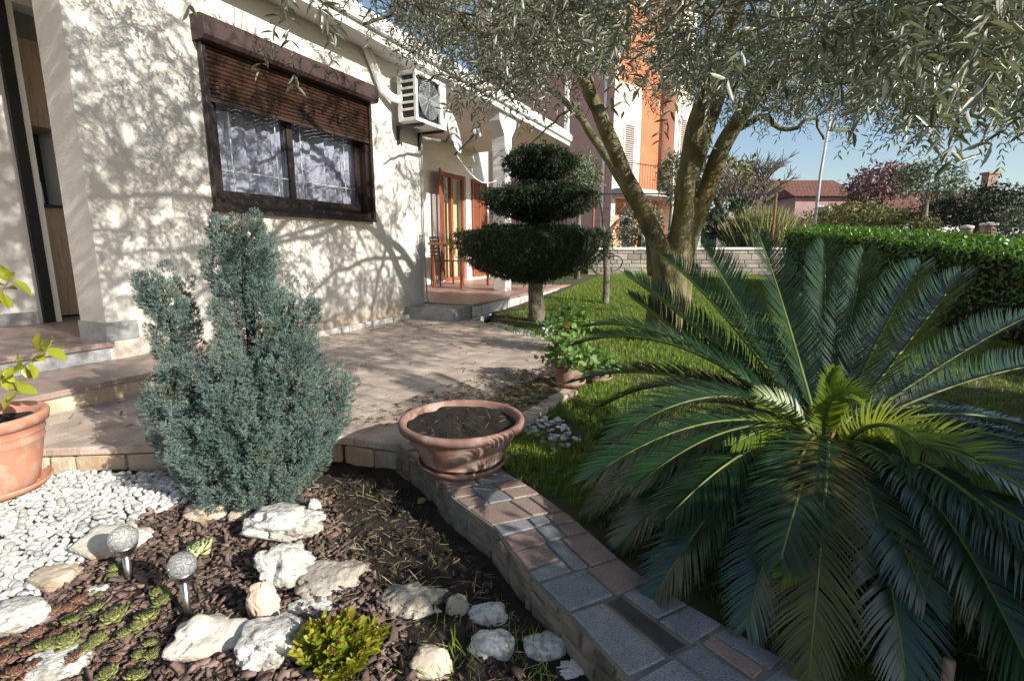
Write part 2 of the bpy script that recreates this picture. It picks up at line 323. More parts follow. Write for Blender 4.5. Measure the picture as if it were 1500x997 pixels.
M['yew_in'] = mk('yew_inner', (.010, .014, .007), (.02, .024, .01), scale=9, rough=1)
M['bark'+'_grey'] = mk('grey_trunk_bark', (.13, .11, .085), (.24, .21, .17), scale=9, rough=.95, bump=.9, bscale=22, bdist=.03)
M['laurel'] = mk('laurel_leaf', (.050, .125, .014), (.085, .185, .020), scale=2, rough=.3, island=.35, hue=.015, trans=.22, spec=.55, tcol=(.22, .40, .03))
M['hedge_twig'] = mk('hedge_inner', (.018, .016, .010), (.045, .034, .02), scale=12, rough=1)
M['grass'] = mk('grass_blade', (.145, .240, .030), (.200, .290, .046), (.25, .26, .07), scale=1.1, rough=.5, island=.3, trans=.25, tcol=(.28, .44, .04), spec=.3)
M['geranium'] = mk('geranium_leaf', (.10, .20, .045), (.17, .29, .07), scale=4, rough=.5, island=.35, hue=.02, trans=.2, tcol=(.30, .42, .06))
M['petal'] = mk('red_petal', (.62, .07, .03), rough=.5, trans=.2)
M['silver_leaf'] = mk('silver_leaf', (.50, .54, .50), (.60, .63, .58), rough=.7, island=.2)
M['lemon'] = mk('citrus_leaf', (.34, .34, .030), (.24, .30, .028), scale=9, rough=.35, island=.3, hue=.012, trans=.3, tcol=(.60, .58, .04), spec=.5)
M['sedum'] = mk('sedum_leaf', (.22, .26, .028), (.36, .36, .04), scale=9, rough=.35, island=.35, hue=.02, trans=.22, tcol=(.5, .5, .05), spec=.5)
M['sedum_tip'] = mk('sedum_bud', (.40, .13, .05), (.30, .20, .04), scale=9, rough=.5, island=.3)
M['green_rosette'] = mk('green_rosette', (.13, .16, .050), (.24, .26, .085), (.22, .13, .06), scale=9, rough=.5, island=.35, hue=.03, stops=(.35, .7))
M['red_rosette'] = mk('red_rosette', (.20, .085, .062), (.26, .16, .10), scale=10, rough=.5, island=.3, hue=.015)
M['pale_rosette'] = mk('pale_rosette', (.44, .50, .22), (.54, .58, .30), scale=14, rough=.5, island=.15)
M['rosette_tip'] = mk('rosette_tip', (.25, .09, .05), rough=.5)
M['dry'] = mk('dry_litter', (.17, .14, .065), (.26, .21, .11), scale=10, rough=.8, island=.5, hue=.02)
M['straw'] = mk('straw', (.30, .24, .13), (.38, .31, .19), scale=10, rough=.8, island=.35)
M['salmon'] = mk('salmon_render', (.66, .35, .28), (.70, .38, .31), scale=2, rough=.9, bump=.15)
M['cream'] = mk('cream_render', (.74, .62, .50), (.78, .66, .54), scale=2, rough=.9)
M['orange'] = mk('orange_render', (.50, .16, .075), (.55, .19, .095), scale=2, rough=.9)
M['peach'] = mk('peach_render', (.70, .33, .20), (.74, .37, .23), scale=2, rough=.9)
M['grey_conc'] = mk('grey_concrete', (.42, .42, .43), (.48, .48, .48), scale=4, rough=.9)
M['shut_brown'] = mk('brown_shutter', (.14, .075, .065), (.18, .10, .085), scale=5, rough=.6)
M['roof_tile'] = brickmat('clay_roof_tiles', (.36, .12, .07), (.28, .10, .06), (.14, .05, .035), .3, .35, .03, rough=.85, bump=.6)
M['old_tile'] = brickmat('old_roof_tiles', (.20, .085, .06), (.15, .07, .055), (.08, .04, .03), .3, .35, .03, rough=.9, bump=.6)
M['red_twig'] = mk('reddish_twigs', (.20, .125, .13), (.28, .18, .18), scale=.8, rough=.9, island=.3)
M['pale_roof'] = mk('pale_roof', (.50, .36, .30), (.56, .42, .35), scale=3, rough=.9, bump=.3)
M['dull_pink'] = mk('dull_pink_render', (.36, .22, .22), (.42, .27, .27), scale=1, rough=.9)
M['bush_dark'] = mk('dark_bush_leaf', (.016, .030, .018), (.032, .052, .028), scale=.7, rough=.6, island=.4, trans=.1)
M['bush_grey'] = mk('greygreen_bush_leaf', (.10, .13, .075), (.17, .20, .12), scale=1.2, rough=.55, island=.4, trans=.15)
M['bush_mid'] = mk('mid_bush_leaf', (.10, .13, .035), (.18, .17, .06), scale=.7, rough=.7, island=.4, trans=.15)
M['pampas'] = mk('tall_grass_blade', (.12, .16, .045), (.22, .21, .085), (.30, .22, .12), scale=.9, rough=.8, island=.3, trans=.2, stops=(.3, .7))
M['bare_wood'] = mk('bare_branch', (.12, .095, .085), (.18, .15, .13), scale=6, rough=.95)
M['brick_pillar'] = brickmat('pillar_brick', (.30, .17, .13), (.36, .22, .17), (.34, .30, .26), .22, .075, .012, axis='XZ')
M['pot_wood'] = mk('cut_stick', (.52, .30, .19), (.62, .40, .28), scale=10, rough=.7)
M['tile_white'] = mk('white_slab', (.62, .62, .62), (.70, .70, .69), scale=9, rough=.5)
def crackle_glass():
    m = bpy.data.materials.new('crackle_glass'); m.use_nodes = True; t = m.node_tree; N = t.nodes.new; L = t.links.new
    b = t.nodes['Principled BSDF']; b.inputs['Transmission Weight'].default_value = .72; b.inputs['Roughness'].default_value = .02; b.inputs['IOR'].default_value = 1.18; b.inputs['Coat Weight'].default_value = .6; b.inputs['Coat Roughness'].default_value = .03; b.inputs['Base Color'].default_value = (.95, .96, .96, 1)
    vo = N('ShaderNodeTexVoronoi'); vo.feature = 'DISTANCE_TO_EDGE'; vo.inputs['Scale'].default_value = 75
    tc = N('ShaderNodeTexCoord'); L(tc.outputs['Object'], vo.inputs['Vector'])
    rp = N('ShaderNodeMapRange'); rp.inputs[2].default_value = .08; L(vo.outputs['Distance'], rp.inputs[0])
    bp = N('ShaderNodeBump'); bp.inputs['Strength'].default_value = .9; bp.inputs['Distance'].default_value = .004; L(rp.outputs[0], bp.inputs['Height']); L(bp.outputs[0], b.inputs['Normal'])
    return m
M['crackle'] = crackle_glass()

# ================================================================== THE GROUND
GZ = -0.145
KERB_IN = [(-.60, 2.50), (-.36, 2.17), (-.235, 1.91), (-.06, 1.69), (0, 1.544), (.095, 1.356), (.151, 1.27), (.24, 1.098), (.40, .82), (.62, .45)]
KERB_OUT = [(-.17, 2.64), (-.10, 2.34), (-.04, 2.18), (.09, 2.0), (.223, 1.78), (.327, 1.562), (.39, 1.43), (.513, 1.277), (.70, 1.07), (1.00, .72)]
PATH_FRONT = [(-5.2, 2.42), (-2.376, 2.437), (-1.73, 2.50), (-.92, 2.60), (-.60, 2.50)]
PATH_RIGHT = [(-.17, 2.66), (.04, 2.93), (.39, 3.54), (.60, 4.3), (.44, 5.44), (0, 6.05), (-.49, 7.2)]
KERB_MID = [((a[0] + b[0]) / 2, (a[1] + b[1]) / 2) for a, b in zip(KERB_IN, KERB_OUT)]
BED = [(-7, 2.62)] + [(p[0], p[1] + .12) for p in PATH_FRONT[1:4]] + [(-.55, 2.62)] + KERB_MID[1:] + [(.9, -1.5), (-7, -1.5)]
def lawn_z(x, y):
    t = np.clip((y - 6.5) / 7, 0, 1); t = t * t * (3 - 2 * t)
    return -.03 + .30 * t
def bed_z(x, y):
    return GZ + .03 * np.exp(-((x + .2) ** 2 + (y - 1.2) ** 2) / .5) + .012 * np.sin(x * 7 + 1) * np.cos(y * 6)
def ground():
    ax = np.unique(np.concatenate([np.arange(-4.5, 3, .07), np.arange(3, 12, .3), np.linspace(12, 160, 20), np.linspace(-160, -4.5, 24)]))
    ay = np.unique(np.concatenate([np.arange(-1.5, 4, .07), np.arange(4, 18, .3), np.linspace(18, 260, 24), np.linspace(-60, -1.5, 12)]))
    X, Y = np.meshgrid(ax, ay); P = np.stack([X.ravel(), Y.ravel()], 1)
    ib = in_poly(P, BED)
    z = np.where(ib, bed_z(P[:, 0], P[:, 1]), lawn_z(P[:, 0], P[:, 1]))
    z = z - np.where((~ib) & (P[:, 0] < -.3) & (P[:, 1] > 2.4), .25, 0)       # under the path and house
    z += rng.normal(size=len(z)) * .004
    V = np.column_stack([P, z]); nx, ny = len(ax), len(ay)
    i = np.arange((ny - 1) * (nx - 1)); r_, c = i // (nx - 1), i % (nx - 1); a = r_ * nx + c
    Fc = np.stack([a, a + 1, a + nx + 1, a + nx], 1)
    cen = V[Fc].mean(1); mi = np.where(ib[Fc].all(1), 0, np.where((cen[:, 1] > 15.5) | (np.abs(cen[:, 0]) > 9), 2, 1))
    o = np_mesh('ground', V, Fc, [M['soil'], M['lawn_soil'], M['far_ground']], smooth=True, midx=mi)
    tag(o, kind='structure')
ground()

# path slab
pp = PATH_FRONT + PATH_RIGHT + [(-.76, 7.25), (-1.2, 7.9), (-1.5, 7.75), (-3.6, 3.2), (-5.2, 3.2)]
mb = MB(); mb.prism(pp, -.045, 0.0)
o = mb.build('path', M['paving']); tag(o, kind='structure')
bv = o.modifiers.new('edge', 'BEVEL'); bv.width = .008; bv.segments = 2; bv.limit_method = 'ANGLE'; bv.angle_limit = R(50)

# stones along the front of the path
def stone_blocks(mb, p0, p1, z0, z1, rows, lmin, lmax, dep, gap=.008, out=0.0):
    p0, p1 = Vector((*p0, 0)), Vector((*p1, 0)); L = (p1 - p0).length; d = (p1 - p0) / L; n = Vector((d.y, -d.x, 0))
    hs = [(z1 - z0) * h for h in ([1.0] if rows == 1 else np.random.default_rng(int(L * 1000)).dirichlet([9] * rows))]; z = z0
    for h in hs:
        s = -random.uniform(0, lmin) * .3
        while s < L:
            l = random.uniform(lmin, lmax); a, b = max(s, 0), min(s + l, L)
            if b - a > .02:
                t = MB(); j = random.uniform(-.006, .010) + out
                t.box(a + gap / 2, b - gap / 2, -dep, j, z + gap / 2, z + h - gap / 2, bev=min(.018, h * .2))
                vv = [p0 + d * q[0] + n * q[1] + Vector((0, 0, q[2] + random.uniform(-.003, .003))) + n * random.uniform(-.003, .004) for q in t.v]
                mb.add(vv, t.f)
            s += l
        z += h
mb = MB()
for a, b in zip(PATH_FRONT[:-1], PATH_FRONT[1:]):
    stone_blocks(mb, a, b, GZ - .08, -.048, 1, .16, .34, .12, out=-.012)
o = mb.build('rubble_edging', M['rust_stone'], smooth=False)
tag(o, 'low course of rusty cream rubble stones under the front edge of the path', 'stone edging')

# kerb wall: mortar body, stone side, granite offcut cap
def lerp(a, b, t): return (a[0] + (b[0] - a[0]) * t, a[1] + (b[1] - a[1]) * t)
def resamp(poly, n):
    P = np.array(poly); s = np.concatenate([[0], np.cumsum(np.linalg.norm(np.diff(P, axis=0), axis=1))]); t = np.linspace(0, s[-1], n)
    return [(float(np.interp(q, s, P[:, 0])), float(np.interp(q, s, P[:, 1]))) for q in t]
NK = 61
KI, KO = resamp(KERB_IN, NK), resamp(KERB_OUT, NK)
kw = empty('garden_kerb_wall', (0, 0, 0), label='low curved garden wall capped with pink, grey and black granite offcuts under the empty bowl', cat='kerb wall')
mb = MB()
vv, ff = [], []
for a, b in zip(KI, KO):
    vv += [(a[0], a[1], -.3), (a[0], a[1], -.002), (b[0], b[1], -.002), (b[0], b[1], -.3)]
for i in range(NK - 1):
    for k in range(3):
        q = i * 4 + k; ff.append((q, q + 1, q + 5, q + 4))
mb.add(vv, ff); mb.build('mortar_body', M['mortar'], kw)
mb = MB()
for i in range(0, NK - 4, 4):
    stone_blocks(mb, KI[i], KI[min(i + 4, NK - 1)], GZ - .02, -.004, 4 if (i // 4) % 3 else 3, .09, .24, .05, out=.004)
mb.build('side_stone', M['kerb_stone'], kw)
mb = MB(); pal = [M['granite_pink'], M['granite_grey'], M['granite_black'], M['granite_blue'], M['granite_red']]
rk = random.Random(4); i = 0
def kp(s, t):
    s = max(0, min(NK - 1.001, s)); k = int(s); f = s - k
    a, b = lerp(KI[k], KI[k + 1], f), lerp(KO[k], KO[k + 1], f); return lerp(a, b, t)
rows = [(0, 3.2), (3.2, 7), (7, 11), (11, 15.5), (15.5, 20), (20, 24), (24, 28.5), (28.5, 33), (33, 36.8), (36.8, 43), (43, 47), (47, 54), (54, 60)]
splits = {4: [(0, .3, 0), (.3, .62, 3), (.62, 1, 4)], 5: [(0, .55, 0), (.55, .8, 4), (.8, 1, 0)], 6: [(0, .45, 0), (.45, .70, 3), (.70, 1, 0)], 7: [(0, .42, 0), (.42, .62, 3), (.62, 1, 0)], 8: [(0, .55, 4), (.55, 1, 0)], 9: [(0, .38, 1), (.38, .60, 2), (.60, 1, 3)], 10: [(0, .42, 1), (.42, .66, 3), (.66, .82, 2), (.82, 1, 3)], 11: [(0, .3, 3), (.3, .65, 1), (.65, 1, 3)]}
for ri, (s0, s1) in enumerate(rows):
    cols = splits.get(ri) or [(0, .38 + rk.uniform(-.08, .1), rk.choice([0, 0, 3, 4])), (None, 1, rk.choice([0, 3, 1, 0, 2]))]
    if cols[1:] and cols[1][0] is None: cols[1] = (cols[0][1], 1, cols[1][2])
    for t0, t1, c in cols:
        cuts = [s0, s1] if (s1 - s0 < 4.2 or rk.random() < .4) else [s0, (s0 + s1) / 2 + rk.uniform(-.6, .6), s1]
        for c0, c1 in zip(cuts[:-1], cuts[1:]):
            g, gt = .17, .017; z = rk.uniform(-.0015, .002)
            jj = lambda: rk.uniform(-.13, .13); jt = lambda: rk.uniform(-.012, .012); pts = [kp(c0 + g + jj(), t0 + gt + (jt() if t0 > 0 else 0)), kp(c1 - g + jj(), t0 + gt + (jt() if t0 > 0 else 0)), kp(c1 - g + jj(), t1 - gt + (jt() if t1 < 1 else 0)), kp(c0 + g + jj(), t1 - gt + (jt() if t1 < 1 else 0))]
            mb.prism(pts, -.012, .004 + z, c if rk.random() < .8 else rk.choice([0, 3, 1]))
o = mb.build('granite_cap', pal, kw)
bv = o.modifiers.new('edge', 'BEVEL'); bv.width = .003; bv.segments = 1

# ================================================================== THE HOUSE  (local x along the wall, local -y out of the wall)
dv, nv = Vector((.4299, .9029, 0)), Vector((.9029, -.4299, 0))
HROT = math.atan2(.9029, .4299)
HORG = nv * -4.5146
def HW(a, b, z): return HORG + dv * a + nv * b + Vector((0, 0, z))
house = empty('house', HORG, HROT, 'cream plastered bungalow with flat white eaves, a brown shuttered window and a side terrace', 'house')
A0, A1, SOF = 2.163, 6.396, 3.38
def wall_holes(mb, a0, a1, z0, z1, holes, b1, b0):
    xs = sorted({a0, a1, *[h[0] for h in holes], *[h[1] for h in holes]}); zs = sorted({z0, z1, *[h[2] for h in holes], *[h[3] for h in holes]})
    inside = lambda i, k: (0 <= i < len(xs) - 1 and 0 <= k < len(zs) - 1 and not any(h[0] <= (xs[i] + xs[i + 1]) / 2 <= h[1] and h[2] <= (zs[k] + zs[k + 1]) / 2 <= h[3] for h in holes))
    for i in range(len(xs) - 1):
        for k in range(len(zs) - 1):
            if not inside(i, k): continue
            x0, x1, y0, y1 = xs[i], xs[i + 1], zs[k], zs[k + 1]
            mb.add([(x0, -b1, y0), (x1, -b1, y0), (x1, -b1, y1), (x0, -b1, y1)], [(0, 1, 2, 3)])
            mb.add([(x0, -b0, y0), (x1, -b0, y0), (x1, -b0, y1), (x0, -b0, y1)], [(3, 2, 1, 0)])
            for (di, dk, q) in ((-1, 0, [(x0, y0), (x0, y1)]), (1, 0, [(x1, y1), (x1, y0)]), (0, -1, [(x1, y0), (x0, y0)]), (0, 1, [(x0, y1), (x1, y1)])):
                if not inside(i + di, k + dk):
                    (p, r_), (s_, t_) = q
                    mb.add([(p, -b1, r_), (s_, -b1, t_), (s_, -b0, t_), (p, -b0, r_)], [(0, 1, 2, 3)])
WX0, WX1, WZ0, WZ1 = 3.15, 5.27, 1.36, 2.76
mb = MB(); wall_holes(mb, A0, A1, -.2, SOF, [(WX0, WX1, WZ0, WZ1)], 0, -.36); mb.build('wall', M['plaster'], house)
# side return at the terrace, terrace back wall (with door opening), porch walls
TB = -2.1
DX0, DX1, DZ1 = 10.55, 11.42, 2.72     # refined below by measurement
def aT(u, b=TB):                         # along-wall position seen at pixel column u (eye height) on the plane b
    dx, dy_, _ = ray(u, 363); k = dx / dy_; t = (b - 4.5146) / (nv.x * k + nv.y)
    return (Vector((k * t, t, 0)) - HORG).dot(dv)
DX0, DX1, SX0, SX1, TE = aT(651), aT(684), aT(691), aT(712), aT(717)
mb = MB(); wall_holes(mb, A1 - .3, TE, .0, 3.5, [(DX0, DX1, .2, DZ1)], TB, TB - .3)
mb.box(A1 - .3, A1 - .004, .361, -TB - .001, -.2, 3.5)
mb.build('terrace_wall', M['white_wall'], house)
mb = MB(); mb.box(A0 - 3.5, 2.52, 1.74, 1.98, .2, 3.4); mb.box(2.98, 3.1, .365, 4.2, .2, 3.4); mb.build('porch_wall', M['white_wall'], house)
mb = MB(); mb.box(A0 - 3.5, 2.44, 1.72, 1.738, .284, .40); mb.build('porch_plinth', M['granite_dark'], house)
mb = MB(); mb.box(A0 - .012, A0 + .22, -.012, .02, .285, .43); mb.box(A0 - .012, A0 - .001, .021, .372, .285, .43); mb.build('wall_plinth', M['granite_dark'], house)
df = empty('porch_door', (2.5, 1.74, .284)); df.parent = house
mb = MB(); mb.box(-.03, .055, -.05, .10, 0, 2.9); mb.build('door_edge', M['black_rubber'], df)
mb = MB(); mb.box(.057, .11, -.03, .2, 0, 2.9); mb.box(.057, .5, -.03, .2, 2.9, 3.09); mb.build('door_frame', M['white'], df)
# dark interior boxes
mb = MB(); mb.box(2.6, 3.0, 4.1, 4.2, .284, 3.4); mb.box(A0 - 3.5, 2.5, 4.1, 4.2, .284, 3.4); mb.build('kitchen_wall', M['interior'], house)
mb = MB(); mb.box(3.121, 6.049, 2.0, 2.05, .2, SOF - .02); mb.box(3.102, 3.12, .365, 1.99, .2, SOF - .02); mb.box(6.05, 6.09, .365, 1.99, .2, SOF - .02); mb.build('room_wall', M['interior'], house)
# roof slab, fascia
RE = 11.86
mb = MB(); mb.box(A0 - 4, RE, -.31, 6, SOF, SOF + .18); mb.build('roof', [M['white_wall']], house)
mb = MB(); mb.box(A0 - 4, RE + .02, -.36, -.312, SOF - .03, SOF + .26); mb.box(A0 - 4, RE + .02, -.42, -.362, SOF + .06, SOF + .2, bev=.025); mb.build('gutter', M['white'], house)
mb = MB(); mb.box(A0 - 4, RE - .1, -.30, 6, SOF + .182, SOF + .25); mb.build('roof_tiles', M['pale_roof'], house)
for a in (aT(749, .25), aT(828, .25)):
    mb = MB(); mb.box(a - .05, a + .05, -.28, -.18, SOF + .251, SOF + 1.5, bev=.01); mb.build('balcony_post', M['white'], house)
# terrace column with flared head
ca = aT(739, .2); mb = MB()
mb.box(ca - .13, ca + .13, -.28, -.02, .2, 2.72, bev=.012)
vv = []
for z, h in ((2.722, .13), (2.98, .15), (3.2, .33), (SOF - .004, .36)):
    vv += [(ca - h, -.15 - .13, z), (ca + h, -.15 - .13, z), (ca + h, -.15 + .13, z), (ca - h, -.15 + .13, z)]
ff = [(0, 1, 2, 3), (12, 13, 14, 15)] + [(i * 4 + k, i * 4 + (k + 1) % 4, i * 4 + 4 + (k + 1) % 4, i * 4 + 4 + k) for i in range(3) for k in range(4)]
mb.add(vv, ff); mb.build('column', M['white_wall'], house)
# window
wi = empty('window', (0, 0, 0)); wi.parent = house
mb = MB(); fw = .075; yb0, yb1 = .02, .10
mid = 4.10
mb.box(WX0, WX0 + fw, -.02, yb1, WZ0, WZ1); mb.box(WX1 - fw, WX1, -.02, yb1, WZ0, WZ1); mb.box(WX0 + fw, WX1 - fw, -.02, yb1, WZ0, WZ0 + .06); mb.box(WX0 + fw, WX1 - fw, -.02, yb1, WZ1 - .04, WZ1)
mb.build('frame', M['dark_brown'], wi)
for (s0, s1, yo) in ((WX0 + fw, mid + .045, .045), (mid - .045, WX1 - fw, .078)):
    mb = MB(); z0, z1 = WZ0 + .062, WZ1 - .042; sw = .07
    mb.box(s0, s0 + sw, yo, yo + .03, z0, z1, bev=.004); mb.box(s1 - sw, s1, yo, yo + .03, z0, z1, bev=.004); mb.box(s0 + sw, s1 - sw, yo, yo + .03, z0, z0 + .11, bev=.004); mb.box(s0 + sw, s1 - sw, yo, yo + .03, z1 - .06, z1)
    mb.build('sash', M['dark_brown'], wi)
    mb = MB(); mb.add([(s0 + sw - .003, yo + .016, z0 + .10), (s1 - sw + .003, yo + .016, z0 + .10), (s1 - sw + .003, yo + .016, z1 - .05), (s0 + sw - .003, yo + .016, z1 - .05)], [(0, 1, 2, 3)]); mb.build('glass', M['glass'], wi)
    mb = MB(); wd = s1 - s0 - 2 * sw; x1, x2, zh = s0 + sw + wd * .17, s0 + sw + wd * .83, z0 + .30
    for x in (x1, x2): mb.box(x - .005, x + .005, yo + .021, yo + .027, z0 + .11, z1 - .06)
    mb.box(s0 + sw, s1 - sw, yo + .0275, yo + .032, zh - .005, zh + .005)
    mb.build('glazing_bar', M['white'], wi)
# curtains: pleated sheets
cx = np.linspace(WX0 - .05, WX1 + .05, 240); cz = np.array([WZ0 + .0, 2.0, WZ1])
fold = .022 * np.sin(cx * 38 + 2 * np.sin(cx * 5)) + .015 * np.sin(cx * 71 + 1.3) + .02 * np.sin(cx * 9)
V = np.array([(x, .165 + f * (.7 + .2 * k), z) for k, z in enumerate(cz) for x, f in zip(cx, fold)]); n = len(cx)
Fc = [(k * n + i, k * n + i + 1, (k + 1) * n + i + 1, (k + 1) * n + i) for k in range(2) for i in range(n - 1)]
np_mesh('curtain', V, Fc, M['curtain'], wi, smooth=True)
mb = MB(); mb.box(WX0 - .03, WX1 + .03, -.07, .03, WZ0 - .035, WZ0 - .001, bev=.006); mb.build('sill', M['dark_brown'], wi)
# roller shutter: hanging slats, guide rails, box
rs = empty('roller_shutter', (0, 0, 0)); rs.parent = house
mb = MB(); z = 2.31
mb.box(WX0 + .02, WX1 - .02, -.052, -.026, z - .035, z - .001, bev=.004)
while z < 2.745:
    vv = [(WX0 + .02, -.030 - .012 * math.sin(math.pi * t), z + .034 * t) for t in (0, .25, .5, .75, 1)] + [(WX1 - .02, -.030 - .012 * math.sin(math.pi * t), z + .034 * t) for t in (0, .25, .5, .75, 1)]
    mb.add(vv, [(i, i + 5, i + 6, i + 1) for i in range(4)]); z += .037
mb.build('slat_curtain', M['brown_slat'], rs)
for x in (WX0 - .02, WX1 - .022):
    mb = MB(); mb.box(x, x + .042, -.07, -.021, WZ0, 2.745, bev=.004); mb.build('guide_rail', M['dark_brown'], rs)
mb = MB(); pr = [(-.001, 2.75), (-.14, 2.75), (-.17, 2.78), (-.17, 2.90), (-.135, 2.95), (-.001, 2.955)]
vv = [(x, y, z) for x in (WX0 - .05, WX1 + .05) for y, z in pr]; k = len(pr)
mb.add(vv, [tuple(range(k)), tuple(range(k, 2 * k))[::-1]] + [(i, (i + 1) % k, k + (i + 1) % k, k + i) for i in range(k)])
mb.build('shutter_box', M['box_brown'], rs)
# terrace door with shutters
td = empty('terrace_door', (0, 0, 0)); td.parent = house
yb = -TB
mb = MB(); mb.box(DX0 + .001, DX0 + .07, yb + .06, yb + .13, .2, DZ1); mb.box(DX1 - .07, DX1 - .001, yb + .06, yb + .13, .2, DZ1); mb.box(DX0 + .07, DX1 - .07, yb + .06, yb + .13, DZ1 - .08, DZ1 - .001); mb.box(DX0 + .07, DX1 - .07, yb + .06, yb + .13, .2, .3); mx_ = (DX0 + DX1) / 2 - .06; mb.box(mx_ - .045, mx_ + .045, yb + .05, yb + .14, .3, DZ1 - .08)
mb.build('frame', M['red_wood'], td)
mb = MB(); mb.add([(DX0 + .07, yb + .092, .3), (DX1 - .07, yb + .092, .3), (DX1 - .07, yb + .092, DZ1 - .08), (DX0 + .07, yb + .092, DZ1 - .08)], [(0, 1, 2, 3)]); mb.build('glass', M['glass'], td)
mb = MB(); mb.box(DX0 + .05, DX1 - .05, yb + .25, yb + .26, .2, DZ1); mb.build('curtain', M['curtain_door'], td)
def leaf_shutter(mb, wdt, h):
    mb.box(0, .06, -.02, .02, 0, h); mb.box(wdt - .06, wdt, -.02, .02, 0, h); mb.box(.06, wdt - .06, -.02, .02, 0, .09); mb.box(.06, wdt - .06, -.02, .02, h - .08, h); mb.box(wdt / 2 - .025, wdt / 2 + .025, -.021, .021, .09, h - .08)
    z = .1
    while z < h - .1:
        mb.add([(.06, -.016, z), (wdt - .06, -.016, z), (wdt - .06, .012, z + .045), (.06, .012, z + .045)], [(0, 1, 2, 3)]); z += .042
mb = MB(); leaf_shutter(mb, SX1 - SX0, DZ1 - .3); o = mb.build('shutter', M['red_wood'], td); o.location = (SX0, yb - .035, .28)
mb = MB(); leaf_shutter(mb, .62, DZ1 - .3); o = mb.build('shutter', M['red_wood'], td); o.location = (DX0 - .02, yb - .012, .28); o.rotation_euler = (0, 0, R(207))

# entrance steps and terrace
st = empty('entrance_steps', HORG, HROT, 'two speckled granite steps leading up to the entrance porch', 'steps')
mb = MB(); mb.box(A0 - 3.5, A0 + .02, -.045, .363, .246, .284, bev=.006); mb.box(A0 - 3.5, 2.979, .364, 4.09, .246, .284); mb.box(A0 - 3.5, A0 + .9, -.72, -.012, .10, .14, bev=.006); mb.build('tread', M['granite_red'], st)
mb = MB(); mb.box(A0 - 3.5, A0 - .001, -.015, 2.0, .141, .245); mb.build('upper_riser', M['granite_dark'], st)
mb = MB(); mb.box(A0 - 3.5, A0 + .88, -.69, -.013, -.02, .099); mb.build('lower_riser', M['plaster'], st)
mb = MB(); mb.box(A1 - .5, 13.5, -.80, -TB - .002, -.10, .17, mi=1); mb.box(A1 - .002, 13.5, -.84, -TB - .004, .171, .2, bev=.006)
o = mb.build('terrace', [M['terrace'], M['granite_dark']]); o.location = HORG; o.rotation_euler = (0, 0, HROT); tag(o, kind='structure')
mb = MB()
a_, b_ = HW(A1 + .0, .85, 0), HW(12.8, .85, 0); stone_blocks(mb, (a_.x, a_.y), (b_.x, b_.y), -.10, .165, 2, .15, .4, .04)
o = mb.build('terrace_edging', M['coping']); tag(o, 'pale stone facing along the lawn side of the tiled terrace', 'stone edging')
# foot of the wall: small footing stones
mb = MB(); a_, b_ = HW(3.08, .07, 0), HW(A1, .07, 0); stone_blocks(mb, (a_.x, a_.y), (b_.x, b_.y), -.01, .07, 1, .12, .3, .06)
o = mb.build('wall_footing', M['coping']); tag(o, 'row of small pale stones along the foot of the cream wall', 'stone edging')

# ================================================================== THINGS ON THE HOUSE
# kitchen cabinet seen through the porch
kc = empty('kitchen_cabinet', HW(2.62, -2.02, .284), HROT, 'pale oak kitchen cupboards with a dark niche seen through the open porch door', 'cabinet')
def kbox(nm, z0, z1, m, y0=0, y1=.5):
    mb = MB(); mb.box(-.02, .37, y0, y1, z0, z1, bev=.004); return mb.build(nm, m, kc)
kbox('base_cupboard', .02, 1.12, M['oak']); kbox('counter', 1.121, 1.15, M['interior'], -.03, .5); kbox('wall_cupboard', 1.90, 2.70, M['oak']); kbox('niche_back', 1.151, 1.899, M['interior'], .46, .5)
mb = MB(); mb.lathe([(0, 0), (.06, 0), (.065, .05), (.06, .2), (.035, .27), (.03, .31), (.036, .315), (.03, .34), (0, .345)], 24)
o = mb.build('jug', M['white'], smooth=True); o.location = HW(2.66, -1.965, .284 + 1.15); tag(o, 'white rounded jug on the kitchen counter inside the porch', 'jug')
# air conditioner
aca = 5.74; ac = empty('air_conditioner', HW(aca, 0, 2.62), HROT, 'white outdoor air conditioning unit on the wall under the eaves', 'air conditioner')
W_, D0, D1, H_ = .72, -.13, -.42, .62
mb = MB()
mb.box(0, W_, D1, D0, 0, .05, bev=.01); mb.box(0, W_, D1, D0, H_ - .05, H_, bev=.012); mb.box(W_ - .03, W_, D1 + .003, D0 - .003, .05, H_ - .05)
mb.box(0, W_ - .03, D0 - .025, D0 - .003, .05, H_ - .05); mb.box(.0, .05, D1 + .002, D1 + .035, .05, H_ - .05); mb.box(W_ * .78, W_ - .031, D1 + .002, D1 + .03, .05, H_ - .05)
mb.box(.0, .03, D0 - .06, D0 - .026, .05, H_ - .05)
for k in range(5): z = .05 + (k + 1) * .085; mb.box(.002, .022, D1 + .036, D0 - .061, z, z + .028)
mb.build('casing', M['ac_white'], ac)
mb = MB(); mb.box(.03, W_ - .04, D1 + .06, D0 - .03, .052, H_ - .052); mb.build('coil', M['ac_dark'], ac)
mb = MB(); cxx, czz, rr = W_ * .41, H_ / 2, .235
for r_ in np.linspace(.05, rr, 9):
    mb.tube([(cxx + r_ * math.cos(t), D1 - .006, czz + r_ * math.sin(t)) for t in np.linspace(0, 2 * math.pi, 33)], .0035, 5, cap=False)
for t in np.linspace(0, math.pi, 7)[:-1]: mb.tube([(cxx - rr * math.cos(t), D1 - .009, czz - rr * math.sin(t)), (cxx + rr * math.cos(t), D1 - .009, czz + rr * math.sin(t))], .003, 5)
mb.build('fan_grille', M['ac_grille'], ac)
mb = MB()
